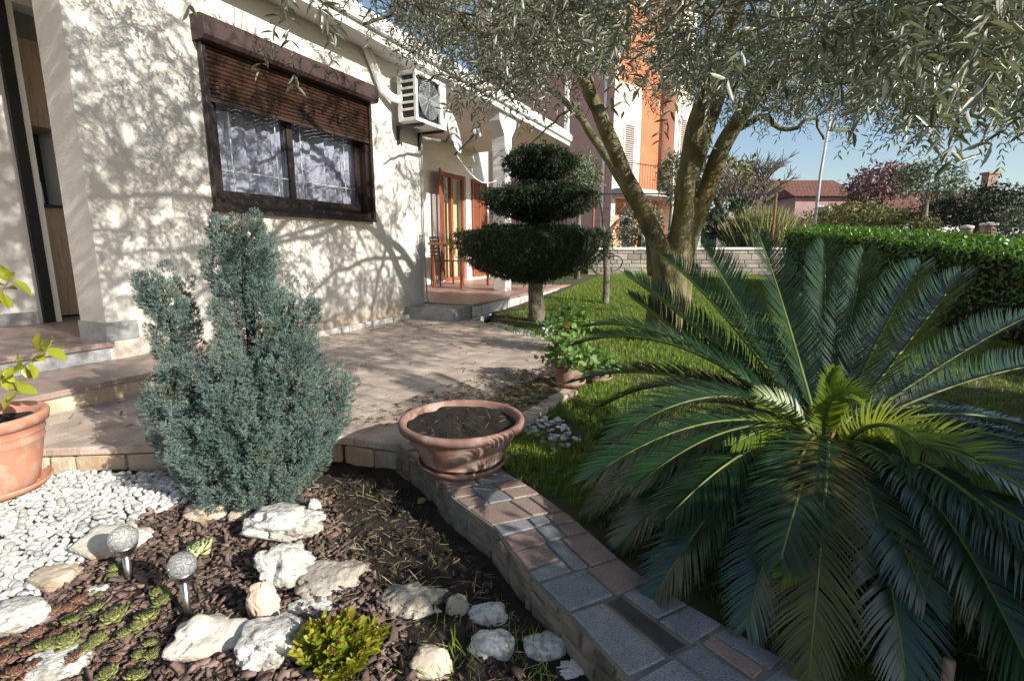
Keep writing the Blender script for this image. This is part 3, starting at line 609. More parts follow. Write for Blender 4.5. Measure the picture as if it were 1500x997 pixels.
for k in range(5):
    t = 2 * math.pi * k / 5; pts = []
    for r_, s_ in ((.04, -.25), (.21, -.35), (.21, .35), (.04, .25)): pts.append((cxx + r_ * math.cos(t + s_), D1 + .028 + .03 * s_, czz + r_ * math.sin(t + s_)))
    mb.add(pts, [(0, 1, 2, 3)])
mb.build('fan', M['metal_dark'], ac)
for x in (.12, .6): MB().box(x, x + .035, D1 - .02, -.031, -.04, -.002).box(x, x + .035, -.03, -.001, -.24, -.002).build('bracket', M['metal_dark'], ac)
mb = MB()
pts = [(-.55, -.02, .80), (-.50, -.05, .76), (-.36, -.06, .55), (-.22, -.06, .33), (-.10, -.10, .27), (.0, -.17, .25)]
for k in range(2): mb.tube([(x + .03 * k, y - .02 * k, z + .04 * k) for x, y, z in pts], .032 - .008 * k, 8)
mb.build('refrigerant_pipe', M['cable_white'], ac)
# cable down the corner and across the path
mb = MB(); P_ = [HW(6.30, .10, 2.6), HW(6.36, .05, 2.4), HW(6.375, .035, 1.8), HW(6.375, .035, .9), HW(6.39, .05, .25), HW(6.42, .14, .09), HW(6.3, .45, .016), HW(6.15, .62, .012)]
o = MB().tube(P_, .012, 6).build('cable', M['cable_grey'], smooth=True); tag(o, 'grey cable running down the house corner to the paving', 'cable')
# satellite dish
dc = at_y(663, 193, 8.6); dish = empty('satellite_dish', dc, 0, 'white satellite dish on a bent bracket at the house corner', 'satellite dish')
ax_ = Vector((.95, -.20, .22)).normalized(); q = ax_.to_track_quat('Z', 'Y')
mb = MB(); rad = .34
prof = [(r_, .30 * r_ * r_) for r_ in np.linspace(.0, rad, 9)] + [(rad + .008, .30 * rad * rad - .006)] + [(r_, .30 * r_ * r_ - .012) for r_ in np.linspace(rad, 0, 9)]
mb.lathe(prof, 36); o = mb.build('reflector', M['white'], dish, smooth=True); o.rotation_euler = q.to_euler(); o.scale = (.85, 1, 1)
tip = ax_ * .42 + Vector((.02, 0, -.10))
MB().tube([ax_ * .02 + Vector((0, 0, -.36)), tip], .012, 6).build('feed_arm', M['metal_dark'], dish)
mb = MB(); mb.tube([tip - ax_ * -.04, tip - ax_ * .07], [.03, .045], 12); mb.tube([tip + Vector((0, 0, .03)), tip + Vector((.02, .02, -.08))], .025, 8); mb.build('receiver', M['white'], dish)
back = HW(A1 + .0, -.15, dc.z - .25) - dc
MB().tube([ax_ * -.03, ax_ * -.12 + Vector((0, 0, -.12)), back + Vector((.08, 0, 0)), back], .022, 8).build('bracket', M['cable_grey'], dish)
p0, p1 = dc + Vector((.05, 0, -.35)), HW(ca, .1, 2.25)
pts = [p0.lerp(p1, t) + Vector((0, 0, -.22 * math.sin(math.pi * t) )) for t in np.linspace(0, 1, 14)]
o = MB().tube(pts, .010, 6).build('antenna_cable', M['cable_white'], smooth=True); tag(o, 'white antenna cable sagging from the satellite dish to the terrace column', 'cable')
# orange table and metal chair on the terrace
tp = at_z(652, 421, .2)
tb = empty('terrace_table', HW(9.35, -1.0, .2), HROT, 'orange topped table at the back of the terrace', 'table')
mb = MB(); mb.box(-.75, .55, -.35, .45, .86, .91, bev=.008); mb.build('tabletop', M['orange_wood'], tb)
for x, y in ((-.65, -.28), (.45, -.28), (-.65, .38), (.45, .38)): MB().box(x, x + .05, y, y + .05, 0, .859, bev=.004).build('leg', M['red_wood'], tb)
ch = empty('terrace_chair', at_z(655, 418, .2), R(120), 'dark slatted metal garden chair beside the orange table', 'chair')
for x, y, h in ((-.24, -.24, .52), (.24, -.24, .52), (-.24, .24, 1.05), (.24, .24, 1.05)): MB().tube([(x * 1.1, y * 1.1, 0), (x, y, .5), (x, y * 1.15, h)], .016, 8).build('leg', M['metal_dark'], ch)
mb = MB()
for k in range(8): mb.box(-.25, .25, -.25 + k * .065, -.205 + k * .065, .52, .54)
mb.build('seat', M['metal_dark'], ch)
mb = MB()
for k in range(6): mb.box(-.235, .235, .268, .285, .62 + k * .075, .66 + k * .075)
mb.build('backrest', M['metal_dark'], ch)

# ================================================================== OLIVE TREE
olive = empty('olive_tree', (1.71, 5.65, -.03), 0, 'big spreading olive tree with forked mossy trunk shading the lawn and path', 'tree')
OB = Vector((1.71, 5.65, -.03))
def smooth_path(pts, n):
    P = np.array([tuple(p) for p in pts], float); t = np.linspace(0, len(P) - 1, n); out = []
    for q in t:
        i = min(int(q), len(P) - 2); f = q - i; p0, p1, p2, p3 = P[max(i - 1, 0)], P[i], P[i + 1], P[min(i + 2, len(P) - 1)]
        out.append(.5 * ((2 * p1) + (-p0 + p2) * f + (2 * p0 - 5 * p1 + 4 * p2 - p3) * f * f + (-p0 + 3 * p1 - 3 * p2 + p3) * f ** 3))
    return [Vector(p) for p in out]
def limb(mb, pts, r0, r1, n=18, seg=12, wob=.01, jit=.05, flare=0):
    pp_ = smooth_path(pts, n); rr_ = [r0 + (r1 - r0) * (i / (n - 1)) ** .8 for i in range(n)]
    if flare: rr_ = [r_ + flare * math.exp(-i * .8) for i, r_ in enumerate(rr_)]
    pp_ = [p + Vector((random.uniform(-wob, wob), random.uniform(-wob, wob), random.uniform(-wob, wob))) if 0 < i < n - 1 else p for i, p in enumerate(pp_)]
    mb.tube([p - ORG for p in pp_], rr_, seg, jit=jit); return pp_
ORG = OB
fork = Vector((1.76, 5.62, .95))
LIMBS = {
 'a': [(1.70, 5.62, .2), (1.66, 5.60, .8), (1.40, 5.52, 1.35), (1.10, 5.42, 1.86), (.80, 5.2, 2.35), (.50, 5.0, 2.82), (.25, 4.6, 3.3), (-.1, 4.1, 3.7)],
 'a2': [(1.62, 5.75, .7), (1.55, 5.85, 1.25), (1.30, 5.95, 1.65), (1.05, 6.15, 2.1), (.7, 6.6, 2.7), (.2, 7.1, 3.2)],
 'b': [(1.78, 5.60, .2), (1.80, 5.56, 1.0), (1.79, 5.45, 1.6), (1.80, 5.30, 2.15), (1.86, 4.9, 2.75), (1.9, 4.3, 3.2), (1.8, 3.6, 3.5), (1.5, 2.7, 3.6)],
 'b2': [(1.83, 5.42, 1.7), (1.95, 5.3, 2.2), (2.05, 5.2, 2.7), (2.1, 5.4, 3.4), (2.2, 5.6, 4.0)],
 'c': [(1.84, 5.64, .3), (1.90, 5.62, 1.0), (2.05, 5.50, 1.65), (2.16, 5.3, 2.12), (2.35, 5.0, 2.5), (2.75, 4.6, 2.8), (3.2, 4.1, 2.95), (3.6, 3.4, 3.0)],
}
mb = MB()
mb.tube([p - OB for p in smooth_path([(1.69, 5.66, -.15), (1.71, 5.65, .1), (1.745, 5.63, .55), (1.77, 5.6, 1.0)], 10)], [.30, .25, .225, .215, .21, .21, .205, .20, .18, .13], 18, jit=.05)
limb(mb, LIMBS['a'], .13, .035, 26); limb(mb, LIMBS['a2'], .10, .03, 20); limb(mb, LIMBS['b'], .14, .03, 28); limb(mb, LIMBS['b2'], .085, .03, 14); limb(mb, LIMBS['c'], .135, .03, 26)
o = mb.build('trunk', M['olive_bark'], olive, smooth=True)
rm = o.modifiers.new('fuse', 'REMESH'); rm.mode = 'VOXEL'; rm.voxel_size = .018; rm.use_smooth_shade = True
sm = o.modifiers.new('soften', 'SMOOTH'); sm.iterations = 3; sm.factor = .5
# secondary branches
SEC = [
 [(.50, 5.0, 2.82), (.1, 4.7, 2.72), (-.25, 4.3, 2.64), (-.55, 4.0, 2.72), (-.9, 3.7, 2.7)],
 [(.8, 5.2, 2.35), (.55, 4.9, 2.6), (.3, 4.3, 2.7), (.1, 3.6, 2.55), (-.15, 3.0, 2.45)],
 [(.25, 4.6, 3.3), (-.3, 4.6, 3.2), (-.8, 4.5, 2.95), (-1.15, 4.3, 2.7)],
 [(.2, 7.1, 3.2), (-.1, 6.9, 3.0), (-.5, 6.6, 2.85), (-.8, 6.3, 2.6)],
 [(.7, 6.6, 2.7), (.9, 7.3, 2.9), (.7, 8.0, 2.9), (.3, 8.4, 2.6)],
 [(1.86, 4.9, 2.75), (1.5, 4.3, 2.8), (1.2, 3.5, 2.6), (.95, 2.8, 2.25), (.8, 2.3, 1.95)],
 [(1.9, 4.3, 3.2), (2.3, 3.7, 2.9), (2.6, 3.1, 2.5), (2.8, 2.7, 2.2)],
 [(2.35, 5.0, 2.5), (2.65, 5.0, 2.6), (3.0, 4.9, 2.45), (3.35, 4.7, 2.5), (3.8, 4.5, 2.35), (4.2, 4.2, 2.4)],
 [(2.75, 4.6, 2.8), (3.2, 4.7, 2.6), (3.5, 4.9, 2.45), (3.75, 5.0, 2.2)],
 [(2.75, 4.6, 2.8), (3.3, 5.4, 3.0), (4.0, 6.0, 3.0), (4.8, 6.4, 2.8)],
 [(3.2, 4.1, 2.95), (3.9, 3.9, 2.8), (4.5, 3.6, 2.6), (5.0, 3.3, 2.4)],
 [(3.2, 4.1, 2.95), (3.2, 3.4, 2.7), (3.3, 2.8, 2.4), (3.3, 2.3, 2.1)],
 [(1.8, 3.6, 3.5), (1.3, 2.6, 3.2), (.6, 1.8, 3.0), (-.1, 1.3, 2.9)],
 [(1.5, 2.7, 3.6), (1.6, 1.6, 3.3), (1.8, .6, 3.0), (2.0, -.3, 2.8)],
 [(1.5, 2.7, 3.6), (.8, 1.6, 3.6), (.3, .6, 3.4), (0, -.2, 3.1)],
 [(2.2, 5.6, 4.0), (2.8, 6.2, 4.0), (3.3, 7.0, 3.6), (3.6, 7.6, 3.1)],
 [(2.16, 5.3, 2.12), (2.45, 5.25, 2.25), (2.7, 5.35, 2.15), (2.95, 5.3, 2.25), (3.2, 5.5, 2.1)],
]
mb = MB(); sec_pts = []
for s in SEC: sec_pts += limb(mb, s, .038, .010, 16, 8, wob=.03)
for k in ('a', 'a2', 'b', 'b2', 'c'): sec_pts += smooth_path(LIMBS[k], 30)[12:]
o = mb.build('branch', M['olive_bark'], olive, smooth=True)
SP_ = np.array([tuple(p) for p in sec_pts])
# twig anchors through the crown volume
def crown_floor(P):
    x, y = P[:, 0], P[:, 1]
    z = 1.22 + .238 * np.clip(y, 0, 9) + .10 * np.sin(x * 2.1 + y * 1.3) + .08 * np.sin(x * 4.3 - y * 2.2)
    z = z + .85 * np.clip(-.25 - x + .10 * (y - 4), 0, 3) + .34 * np.exp(-((x - .15 * y) / (.12 * np.clip(y, 1, 9))) ** 2)          # the crown lifts towards the house
    z = z - .018 * np.clip((x - .32 * y) / .3, 0, np.clip(y, 0, 9))
    z = np.where(y < 1.3, z + (1.3 - y) * 1.0, z)
    return z
def twig_anchor(n, lo, hi, thick, seed):
    r_ = np.random.default_rng(seed); P = np.column_stack([r_.uniform(lo[0], hi[0], n * 6), r_.uniform(lo[1], hi[1], n * 6), np.zeros(n * 6)])
    f = crown_floor(P); P[:, 2] = f + np.abs(r_.normal(size=len(P))) * thick
    cx_, cy_ = 1.75, 4.3
    ok = ((P[:, 0] - cx_) / 3.9) ** 2 + ((P[:, 1] - cy_) / 4.6) ** 2 < 1
    # keep clear of the space right under the stems and of gaps seen through the crown
    g = np.array([mnoise.noise(Vector(p) * 1.7 + Vector((3, 7, 1))) for p in P])
    ok &= g > .0
    ok &= ~((np.abs(P[:, 0] - 1.85) < .8) & (P[:, 1] > 4.6) & (P[:, 2] < 2.25))
    bw_ = P[:, 0] * .9029 - P[:, 1] * .4299 + 4.5146
    xr_ = P[:, 0] / np.maximum(P[:, 1], .5)
    ok &= ~((bw_ < 2.7) & (P[:, 2] < .34 * P[:, 1] + 1.0)) & ~((xr_ < -.16) & (P[:, 2] < .385 * P[:, 1] + 1.1)) & ~((xr_ < -.08) & (P[:, 2] < .325 * P[:, 1] + 1.1))
    ok &= P[:, 0] < 1.02 * P[:, 1] + .25
    ok &= np.linalg.norm(P - np.array([0, 0, 1.0]), axis=1) > 1.65
    return P[ok][:n]
AN = np.concatenate([twig_anchor(1420, (-1.9, -.4), (5.7, 9), .55, 1), twig_anchor(650, (-.8, .9), (4.8, 4.5), .4, 2)])
r_ = np.random.default_rng(8); O3 = np.column_stack([r_.uniform(-1.1, 1.9, 380), r_.uniform(.0, 2.9, 380), r_.uniform(3.35, 4.9, 380)]); tt = r_.uniform(4.3, 7.2, 170); O4 = np.column_stack([-4.7 + .8 * tt + r_.normal(size=170) * .12, 4.8 - .6 * tt + r_.normal(size=170) * .16, 1.0 + tt * .466 + r_.uniform(-.7, 1.3, 170)]); AN = np.concatenate([AN, O3, O4])  # overhead shoots added out of view to shade the house wall and porch
d2 = ((AN[:, None, :] - SP_[None]) ** 2).sum(2); near = SP_[d2.argmin(1)]; nd = np.sqrt(d2.min(1))
keep = nd < 1.6; AN, near = AN[keep], near[keep]
# thin twigs joining anchors to the branches
mb = MB()
od = np.argsort(nd[keep]); AN = AN[od]; pool = np.concatenate([SP_, np.zeros_like(AN)]); nP = len(SP_); near = np.zeros_like(AN)
load = np.zeros(len(pool))
for i, p in enumerate(AN):                                        # each shoot grows from the closest wood already there
    m_ = nP + i; dd = ((pool[:m_] - p) ** 2).sum(1) * (1 + .35 * load[:m_]); j = int(dd.argmin()); near[i] = pool[j]; load[j] += 1; pool[m_] = p
for p, q in zip(AN, near):
    p, q = Vector(p) - OB, Vector(q) - OB; L_ = (p - q).length; mdl = p.lerp(q, .5) + Vector((random.uniform(-.12, .12), random.uniform(-.12, .12), random.uniform(.02, .14))) * L_
    mb.tube([q, mdl, p], [.0065, .005, .003], 4, cap=False)
mb.build('twig', M['twig'], olive)
# leafy shoots at every anchor
parts = []; LVn = 0
Ts, Ds, Ss, Ns = [], [], [], []
for p, q in zip(AN, near):
    out = nrm((p - q)[None])[0]
    for s in range(2):
        d = nrm((out * .8 + rng.normal(size=3) * .55 + np.array([0, 0, -.06]))[None])[0]; L = rng.uniform(.22, .42); n = int(L / .030)
        side = nrm(np.cross(d, rng.normal(size=3))[None])[0]; oth = np.cross(d, side)
        t = (np.arange(n) + .5) / n
        c = p + d * (t * L)[:, None] + np.array([0, 0, -1]) * (t ** 2 * L * .12)[:, None]
        for sg in (1, -1):
            a = (np.arange(n) % 2) * 1.5 + rng.uniform(-.3, .3, n)
            lat = side * np.cos(a)[:, None] + oth * np.sin(a)[:, None]
            Ds.append(d * .75 + sg * lat * .75 + np.array([0, 0, .06]) + rng.normal(size=(n, 3)) * .22); Ts.append(c); Ns.append(np.tile(np.array([0, 0, 1.0]), (n, 1)) + rng.normal(size=(n, 3)) * .5)
Ts, Ds, Ns = np.concatenate(Ts), np.concatenate(Ds), np.concatenate(Ns)
n = len(Ts); Lf = rng.uniform(.042, .066, n)
S = np.column_stack([Lf * rng.uniform(.17, .24, n), Lf, Lf])
V, Fc = inst(LEAF_V, LEAF_F, frames(Ds, Ns), Ts - np.array(OB), S)
np_mesh('crown', V, Fc, M['olive_leaf'], olive)
print('olive leaves', n)

# ================================================================== CYCAD
CC = Vector((1.20, 1.84, .27))
cyc = empty('sago_palm', (CC.x, CC.y, -.03), 0, 'large dark green sago palm with arching feathery fronds beside the kerb wall', 'palm')
CO = Vector((CC.x, CC.y, -.03))
def lf_tmpl():
    return None
def frond(p0, p1, p2, p3, nl, lmax, mat, seed, vang=.35, up=None, curl=.12, w=.0072, side_bias=0):
    r_ = np.random.default_rng(seed); t = np.linspace(0, 1, 40)[:, None]
    P0, P1, P2, P3 = [np.array(tuple(p)) for p in (p0, p1, p2, p3)]
    B = (1 - t) ** 3 * P0 + 3 * (1 - t) ** 2 * t * P1 + 3 * (1 - t) * t ** 2 * P2 + t ** 3 * P3
    s = np.concatenate([[0], np.cumsum(np.linalg.norm(np.diff(B, axis=0), axis=1))]); Ltot = s[-1]
    q = np.linspace(.10, .995, nl) * Ltot
    C = np.column_stack([np.interp(q, s, B[:, k]) for k in range(3)])
    T = nrm(np.gradient(B, axis=0)); T = nrm(np.column_stack([np.interp(q, s, T[:, k]) for k in range(3)]))
    U = np.array(tuple(up)) if up is not None else np.array([0, 0, 1.0])
    X = np.cross(T, U); bad = np.linalg.norm(X, axis=1) < .15
    X[bad] = np.cross(T[bad], np.array([0.0, -1, .2])); X = nrm(X); U2 = np.cross(X, T)
    f = np.linspace(0, 1, nl); prof = np.clip(np.minimum(1, (f + .10) / .28), 0, 1) * np.where(f > .72, 1 - ((f - .72) / .28) ** 1.6 * .62, 1)
    VV, FF = [], []; o = 0
    segs = np.array([0, .3, .65, 1.0])
    for sg in (1, -1):
        fw = np.interp(f, [0, .8, 1], [.58, .85, 1.8])
        D = nrm(T * fw[:, None] + sg * X + U2 * vang + r_.normal(size=(nl, 3)) * .05)
        L = lmax * prof * r_.uniform(.92, 1.05, nl)
        nrmv = nrm(np.cross(D, T)); wv = nrm(np.cross(D, nrmv))
        for k, g in enumerate(segs):
            ctr = C + D * (L * g)[:, None] + (T * .25 * (g ** 2) - U2 * curl * g ** 2 * 1.0)* L[:, None] * 1.0
            ww = w * (1 if k < 2 else (.85 if k == 2 else .08))
            VV.append(np.stack([ctr - wv * ww / 2, ctr + wv * ww / 2], 1))
        blk = np.stack(VV[-4:], 1).reshape(nl, 8, 3); gone = r_.uniform(size=nl) < .035; short = r_.uniform(size=nl) < .06
        blk[short] = blk[short][:, :1] + (blk[short] - blk[short][:, :1]) * .6; blk[gone] = blk[gone][:, :1] + (blk[gone] - blk[gone][:, :1]) * .06
        VV = VV[:-4]; VV.append(blk)
        base = np.arange(nl) * 8 + o
        for k in range(3): FF.append(np.stack([base + 2 * k, base + 2 * k + 1, base + 2 * k + 3, base + 2 * k + 2], 1))
        o += nl * 8
    V = np.concatenate([b.reshape(-1, 3) for b in VV]); Fc = np.concatenate(FF)
    fr = np_mesh('frond', V - np.array(CO), Fc, mat, cyc)
    mb = MB(); mb.tube([Vector(B[i]) - CO for i in range(0, 40, 3)], [.0085 * (1 - i / 42) + .0015 for i in range(0, 40, 3)], 6); mb.build('rachis', M['rachis'], fr, smooth=True)
    return fr
def tip_at(u, v, chord, far):
    a = Vector(ray(u, v)); a.normalize(); o_ = Vector((0, 0, CH)); k = CC - o_; b = a.dot(k); disc = chord ** 2 - (k.length_squared - b * b)
    if disc < 0: return o_ + a * b
    return o_ + a * (b + math.sqrt(disc) * (1 if far else -1))
def frond_to(tip, lift=.25, lmax=.17, mat='cycad_leaf', nl=104, seed=0, r0=.06, **k):
    d = tip - CC; h = Vector((d.x, d.y, 0)); hn = h.normalized() if h.length > 1e-3 else Vector((0, 1, 0))
    p0 = CC + hn * r0 + Vector((0, 0, .02)); L = d.length
    p1 = p0 + d * .30 + Vector((0, 0, lift * L * .8))
    p2 = CC + d * .70 + Vector((0, 0, lift * L * .85)); 
    return frond(p0, p1, p2, tip, nl, lmax, M[mat], seed, **k)
backs = [(922, 434, 1.10), (918, 404, 1.18), (972, 378, 1.14), (1026, 354, 1.14), (1112, 345, 1.12), (1183, 438, .95), (1208, 358, 1.12), (1266, 370, 1.12), (1350, 388, 1.08), (1408, 402, 1.08), (1508, 462, 1.14), (1560, 530, 1.14), (1290, 470, .9), (1070, 440, .95)]
for i, (u, v, c) in enumerate(backs): frond_to(tip_at(u, v, c, True), lift=.0 + .04 * (i % 3), seed=i, lmax=.145, vang=.78, w=.0066, nl=118)
lefts = [(858, 478, 1.12, True), (838, 506, 1.08, True), (836, 560, 1.05, True), (884, 594, .98, True), (864, 700, 1.02, False), (905, 640, .95, False), (936, 708, .9, False), (880, 640, 1.05, True)]
for i, (u, v, c, f) in enumerate(lefts): frond_to(tip_at(u, v, c, f), lift=.20 + .05 * (i % 2), seed=30 + i, lmax=.15, vang=.35, nl=112)
fan = [(a_, 1.16 if a_ > -95 else .92, .0, .28) for a_ in range(-176, 24, 11)] + [(a_, 1.05 if a_ > -95 else .84, .16, .16) for a_ in range(-170, 44, 15)]
for i, (a_, L_, tz, lf) in enumerate(fan):
    a2 = R(a_ + rng.uniform(-5, 5)); L2 = L_ * rng.uniform(.92, 1.05); t_ = Vector((CC.x + L2 * math.cos(a2), CC.y + L2 * math.sin(a2), tz + rng.uniform(-.04, .06)))
    frond_to(t_, lift=lf + rng.uniform(-.04, .04), seed=60 + i, lmax=.14 * rng.uniform(.88, 1.08), vang=rng.uniform(.05, .4), w=.0066, nl=int(rng.uniform(125, 150)), mat='cycad_old' if i in (5, 17, 24) else 'cycad_leaf', curl=rng.uniform(.05, .3))
young_ = None
# young pale fronds round the heart
def young(pts, seed, lmax=.11, nl=58, **k):
    p = [Vector(q) for q in pts]; return frond(p[0], p[1], p[2], p[3], nl, lmax, M['cycad_young'], seed, **k)
c = CC
TC = (-.45, -.75, .40)
young([at_y(1228, 665, 1.78), at_y(1262, 606, 1.62), at_y(1335, 592, 1.48), at_y(1388, 714, 1.36)], 201, lmax=.10, vang=.1, curl=.1, up=TC)
young([at_y(1255, 668, 1.78), at_y(1350, 615, 1.50), at_y(1440, 640, 1.34), at_y(1492, 750, 1.24)], 202, lmax=.095, vang=.1, curl=.1, up=TC)
young([at_y(1205, 662, 1.78), at_y(1225, 665, 1.50), at_y(1212, 780, 1.28), at_y(1148, 842, 1.18)], 205, lmax=.09, vang=.1, curl=.1, up=(-.55, -.7, .4))
young([at_y(1210, 650, 1.84), at_y(1205, 600, 1.80), at_y(1214, 560, 1.76), at_y(1258, 582, 1.72)], 203, lmax=.085, vang=.35, curl=-.1, up=(-.3, -.9, .2))
young([at_y(1215, 640, 1.90), at_y(1212, 600, 1.90), at_y(1208, 565, 1.90), at_y(1222, 540, 1.88)], 204, lmax=.06, vang=.5, curl=-.1, up=(-.3, -.9, .2))
young([at_y(1195, 655, 1.80), at_y(1160, 625, 1.75), at_y(1120, 618, 1.68), at_y(1075, 650, 1.62)], 206, lmax=.085, vang=.2, curl=.1, up=(-.1, -.6, .7))
young([at_y(1185, 640, 1.86), at_y(1160, 605, 1.88), at_y(1140, 585, 1.88), at_y(1112, 590, 1.86)], 207, lmax=.08, vang=.3, curl=.1, up=(0, -.6, .7))
mb = MB(); mb.lathe([(0, -.12), (.10, -.10), (.11, .1), (.095, .22), (.06, .28), (.02, .31), (0, .315)], 24); o = mb.build('trunk', M['cycad_core'], cyc, smooth=True)
th = []
for i in range(420):
    a = rng.uniform(0, 6.28); z = rng.uniform(.08, .32); r_ = .10 if z < .20 else .10 - (z - .20) * .75
    th.append((r_ * math.cos(a), r_ * math.sin(a), z))
th = np.array(th); D = np.column_stack([th[:, 0], th[:, 1], np.full(len(th), .14)])
V, Fc = inst(LEAF_V, LEAF_F, frames(D, np.tile([0, 0, 1.], (len(th), 1))), th, np.tile([.007, .06, .02], (len(th), 1)) * rng.uniform(.6, 1.3, (len(th), 1)))
np_mesh('leaf_scale', V, Fc, M['cycad_core'], cyc)

# ================================================================== BLUE CYPRESS SHRUB
SB = Vector((-1.235, 2.22, GZ))
shr = empty('blue_cypress', SB, 0, 'bushy blue green dwarf cypress with several spires between steps and path', 'shrub')
SPI = [((.05, .03), (.035, .10, 1.27), .150), ((-.15, .03), (-.375, .10, 1.03), .098), ((.14, .03), (.25, .06, .97), .125), ((.02, -.12), (.03, -.15, .72), .115), ((.15, -.07), (.31, -.05, .72), .115), ((.18, .05), (.41, .09, .54), .10),
       ((-.08, -.09), (-.29, -.09, .60), .09), ((.09, -.15), (.17, -.21, .46), .09), ((-.06, -.07), (-.15, -.09, .60), .085), ((-.03, -.16), (-.10, -.21, .44), .09), ((.20, -.10), (.34, -.15, .38), .09), ((-.14, -.05), (-.38, -.03, .50), .07)]
pts, nrs = [], []; core = MB()
for (bx, by), tp_, Rr in SPI:
    b0, t0 = np.array([bx, by, .02]), np.array(tp_); ax = t0 - b0; H = np.linalg.norm(ax); axn = ax / H; Rr = Rr * .92
    prf = lambda t: Rr * np.clip((np.asarray(t) + .10) / .42, 0, 1) ** .6 * np.clip((1.02 - np.asarray(t)) / .20, 0, 1) ** .55
    e1 = nrm(np.cross(axn, [0, 1, .1])[None])[0]; e2 = np.cross(axn, e1)
    for k in range(int(150 * H * Rr / .13)):
        t = rng.uniform(0, .97); a = rng.uniform(0, 6.28); o_ = e1 * math.cos(a) + e2 * math.sin(a); q = float(prf(t)) * rng.uniform(.42, 1.0)
        pd_ = nrm((o_ * .45 + axn * .9 + rng.normal(size=3) * .14)[None])[0]; pc = b0 + ax * t + o_ * q; L = rng.uniform(.05, .11); W = rng.uniform(.020, .036)
        m = int(190 * (L / .08) * (W / .035)); d = nrm(rng.normal(size=(m, 3))); d = d[(d @ o_) > -.45]
        along = d @ pd_; lat = d - along[:, None] * pd_
        pts.append(pc + pd_ * (along * L)[:, None] + lat * W * rng.uniform(.8, 1.1, len(d))[:, None]); nrs.append(lat + pd_ * .55 + pd_ * along[:, None] * .5)
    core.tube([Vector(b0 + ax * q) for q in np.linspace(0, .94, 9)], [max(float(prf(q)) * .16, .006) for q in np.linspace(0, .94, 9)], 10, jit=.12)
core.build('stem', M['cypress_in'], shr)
pts, nrs = np.concatenate(pts), np.concatenate(nrs); k = pts[:, 2] > .0; pts, nrs = pts[k], nrs[k]
D = nrs * 1.0 + np.array([0, 0, .25]) + rng.normal(size=pts.shape) * .25
bvs, bfs = sprig_base(8, 1.1, .12, 3)
sz = rng.uniform(.015, .028, len(pts))
V, Fc = inst(bvs, bfs, frames(D), pts, np.column_stack([sz, sz, sz])); np_mesh('foliage', V, Fc, M['cypress'], shr)
print('cypress sprigs', len(pts))

# ================================================================== TIERED YEW TOPIARY
TBp = Vector((.34, 7.16, -.02))
top = empty('yew_topiary', TBp, 0, 'dark yew clipped into three flat tiers on a bare trunk', 'topiary')
mb = MB(); mb.tube([(0, 0, -.1), (.01, 0, .15), (-.01, .01, .45), (.0, .0, .9), (.03, 0, 2.1)], [.13, .115, .10, .09, .04], 14, jit=.07); mb.build('trunk', M['bark_grey'], top, smooth=True)
bvs, bfs = sprig_base(9, .9, .10, 9)
for cx_, zt, zb, Rr, n in ((-.08, 1.25, .58, 1.08, 8600), (.02, 1.79, 1.40, .78, 5600), (.03, 2.26, 1.92, .50, 3600)):
    a = rng.uniform(0, 2 * math.pi, n); s = rng.uniform(0, 1, n)
    # bowl profile: flat top, full rim near the top, curving in to the trunk below
    H = zt - zb; prof_r = [0, .55, .93, 1.0, .95, .76, .44, .10]; prof_z = [zt + .0, zt + .02, zt - .01, zt - .14 * H, zt - .40 * H, zt - .66 * H, zt - .86 * H, zb]
    ls = np.concatenate([[0], np.cumsum(np.hypot(np.diff(np.array(prof_r) * Rr), np.diff(prof_z)))]); ls /= ls[-1]
    wgt = rng.uniform(0, 1, n * 3); rr_ = np.interp(wgt, ls, prof_r); kk = rng.uniform(0, 1, n * 3) < rr_ + .08; wgt = wgt[kk][:n]; a = a[:len(wgt)]
    rad = np.interp(wgt, ls, prof_r) * Rr; z = np.interp(wgt, ls, prof_z)
    dr = np.interp(np.clip(wgt + .02, 0, 1), ls, prof_r) * Rr - rad; dz = np.interp(np.clip(wgt + .02, 0, 1), ls, prof_z) - z
    lump = 1 + .05 * np.sin(a * 5 + z * 9) + .04 * np.sin(a * 11 + 2); jit = rng.uniform(.93, 1.03, len(wgt))
    P = np.column_stack([cx_ + rad * np.cos(a) * lump * jit, rad * np.sin(a) * lump * jit, z + rng.normal(size=len(wgt)) * .015])
    nn = nrm(np.column_stack([-dz * np.cos(a), -dz * np.sin(a), dr])); nn = nrm(np.column_stack([-dz * np.cos(a), -dz * np.sin(a), np.where(wgt < .3, 1, dr * -1 * 0 - .3)]))
    st_ = rng.uniform(size=len(P)) < .035; P[st_] += nn[st_] * rng.uniform(.03, .09, (st_.sum(), 1))
    D = nn * .8 + np.array([0, 0, .15]) + rng.normal(size=P.shape) * .5
    sz = rng.uniform(.05, .085, len(P)); V, Fc = inst(bvs, bfs, frames(D), P, np.column_stack([sz] * 3)); fo = np_mesh('tier', V, Fc, M['yew'], top)
    mb = MB(); mb.lathe([(r_ * Rr * .90, z_ - (.04 if r_ < .9 and z_ > zt - .1 else 0) - zt) for r_, z_ in zip(prof_r, prof_z)], 30, c=(cx_, 0, zt)); mb.build('inner_twigs', M['yew_in'], fo)

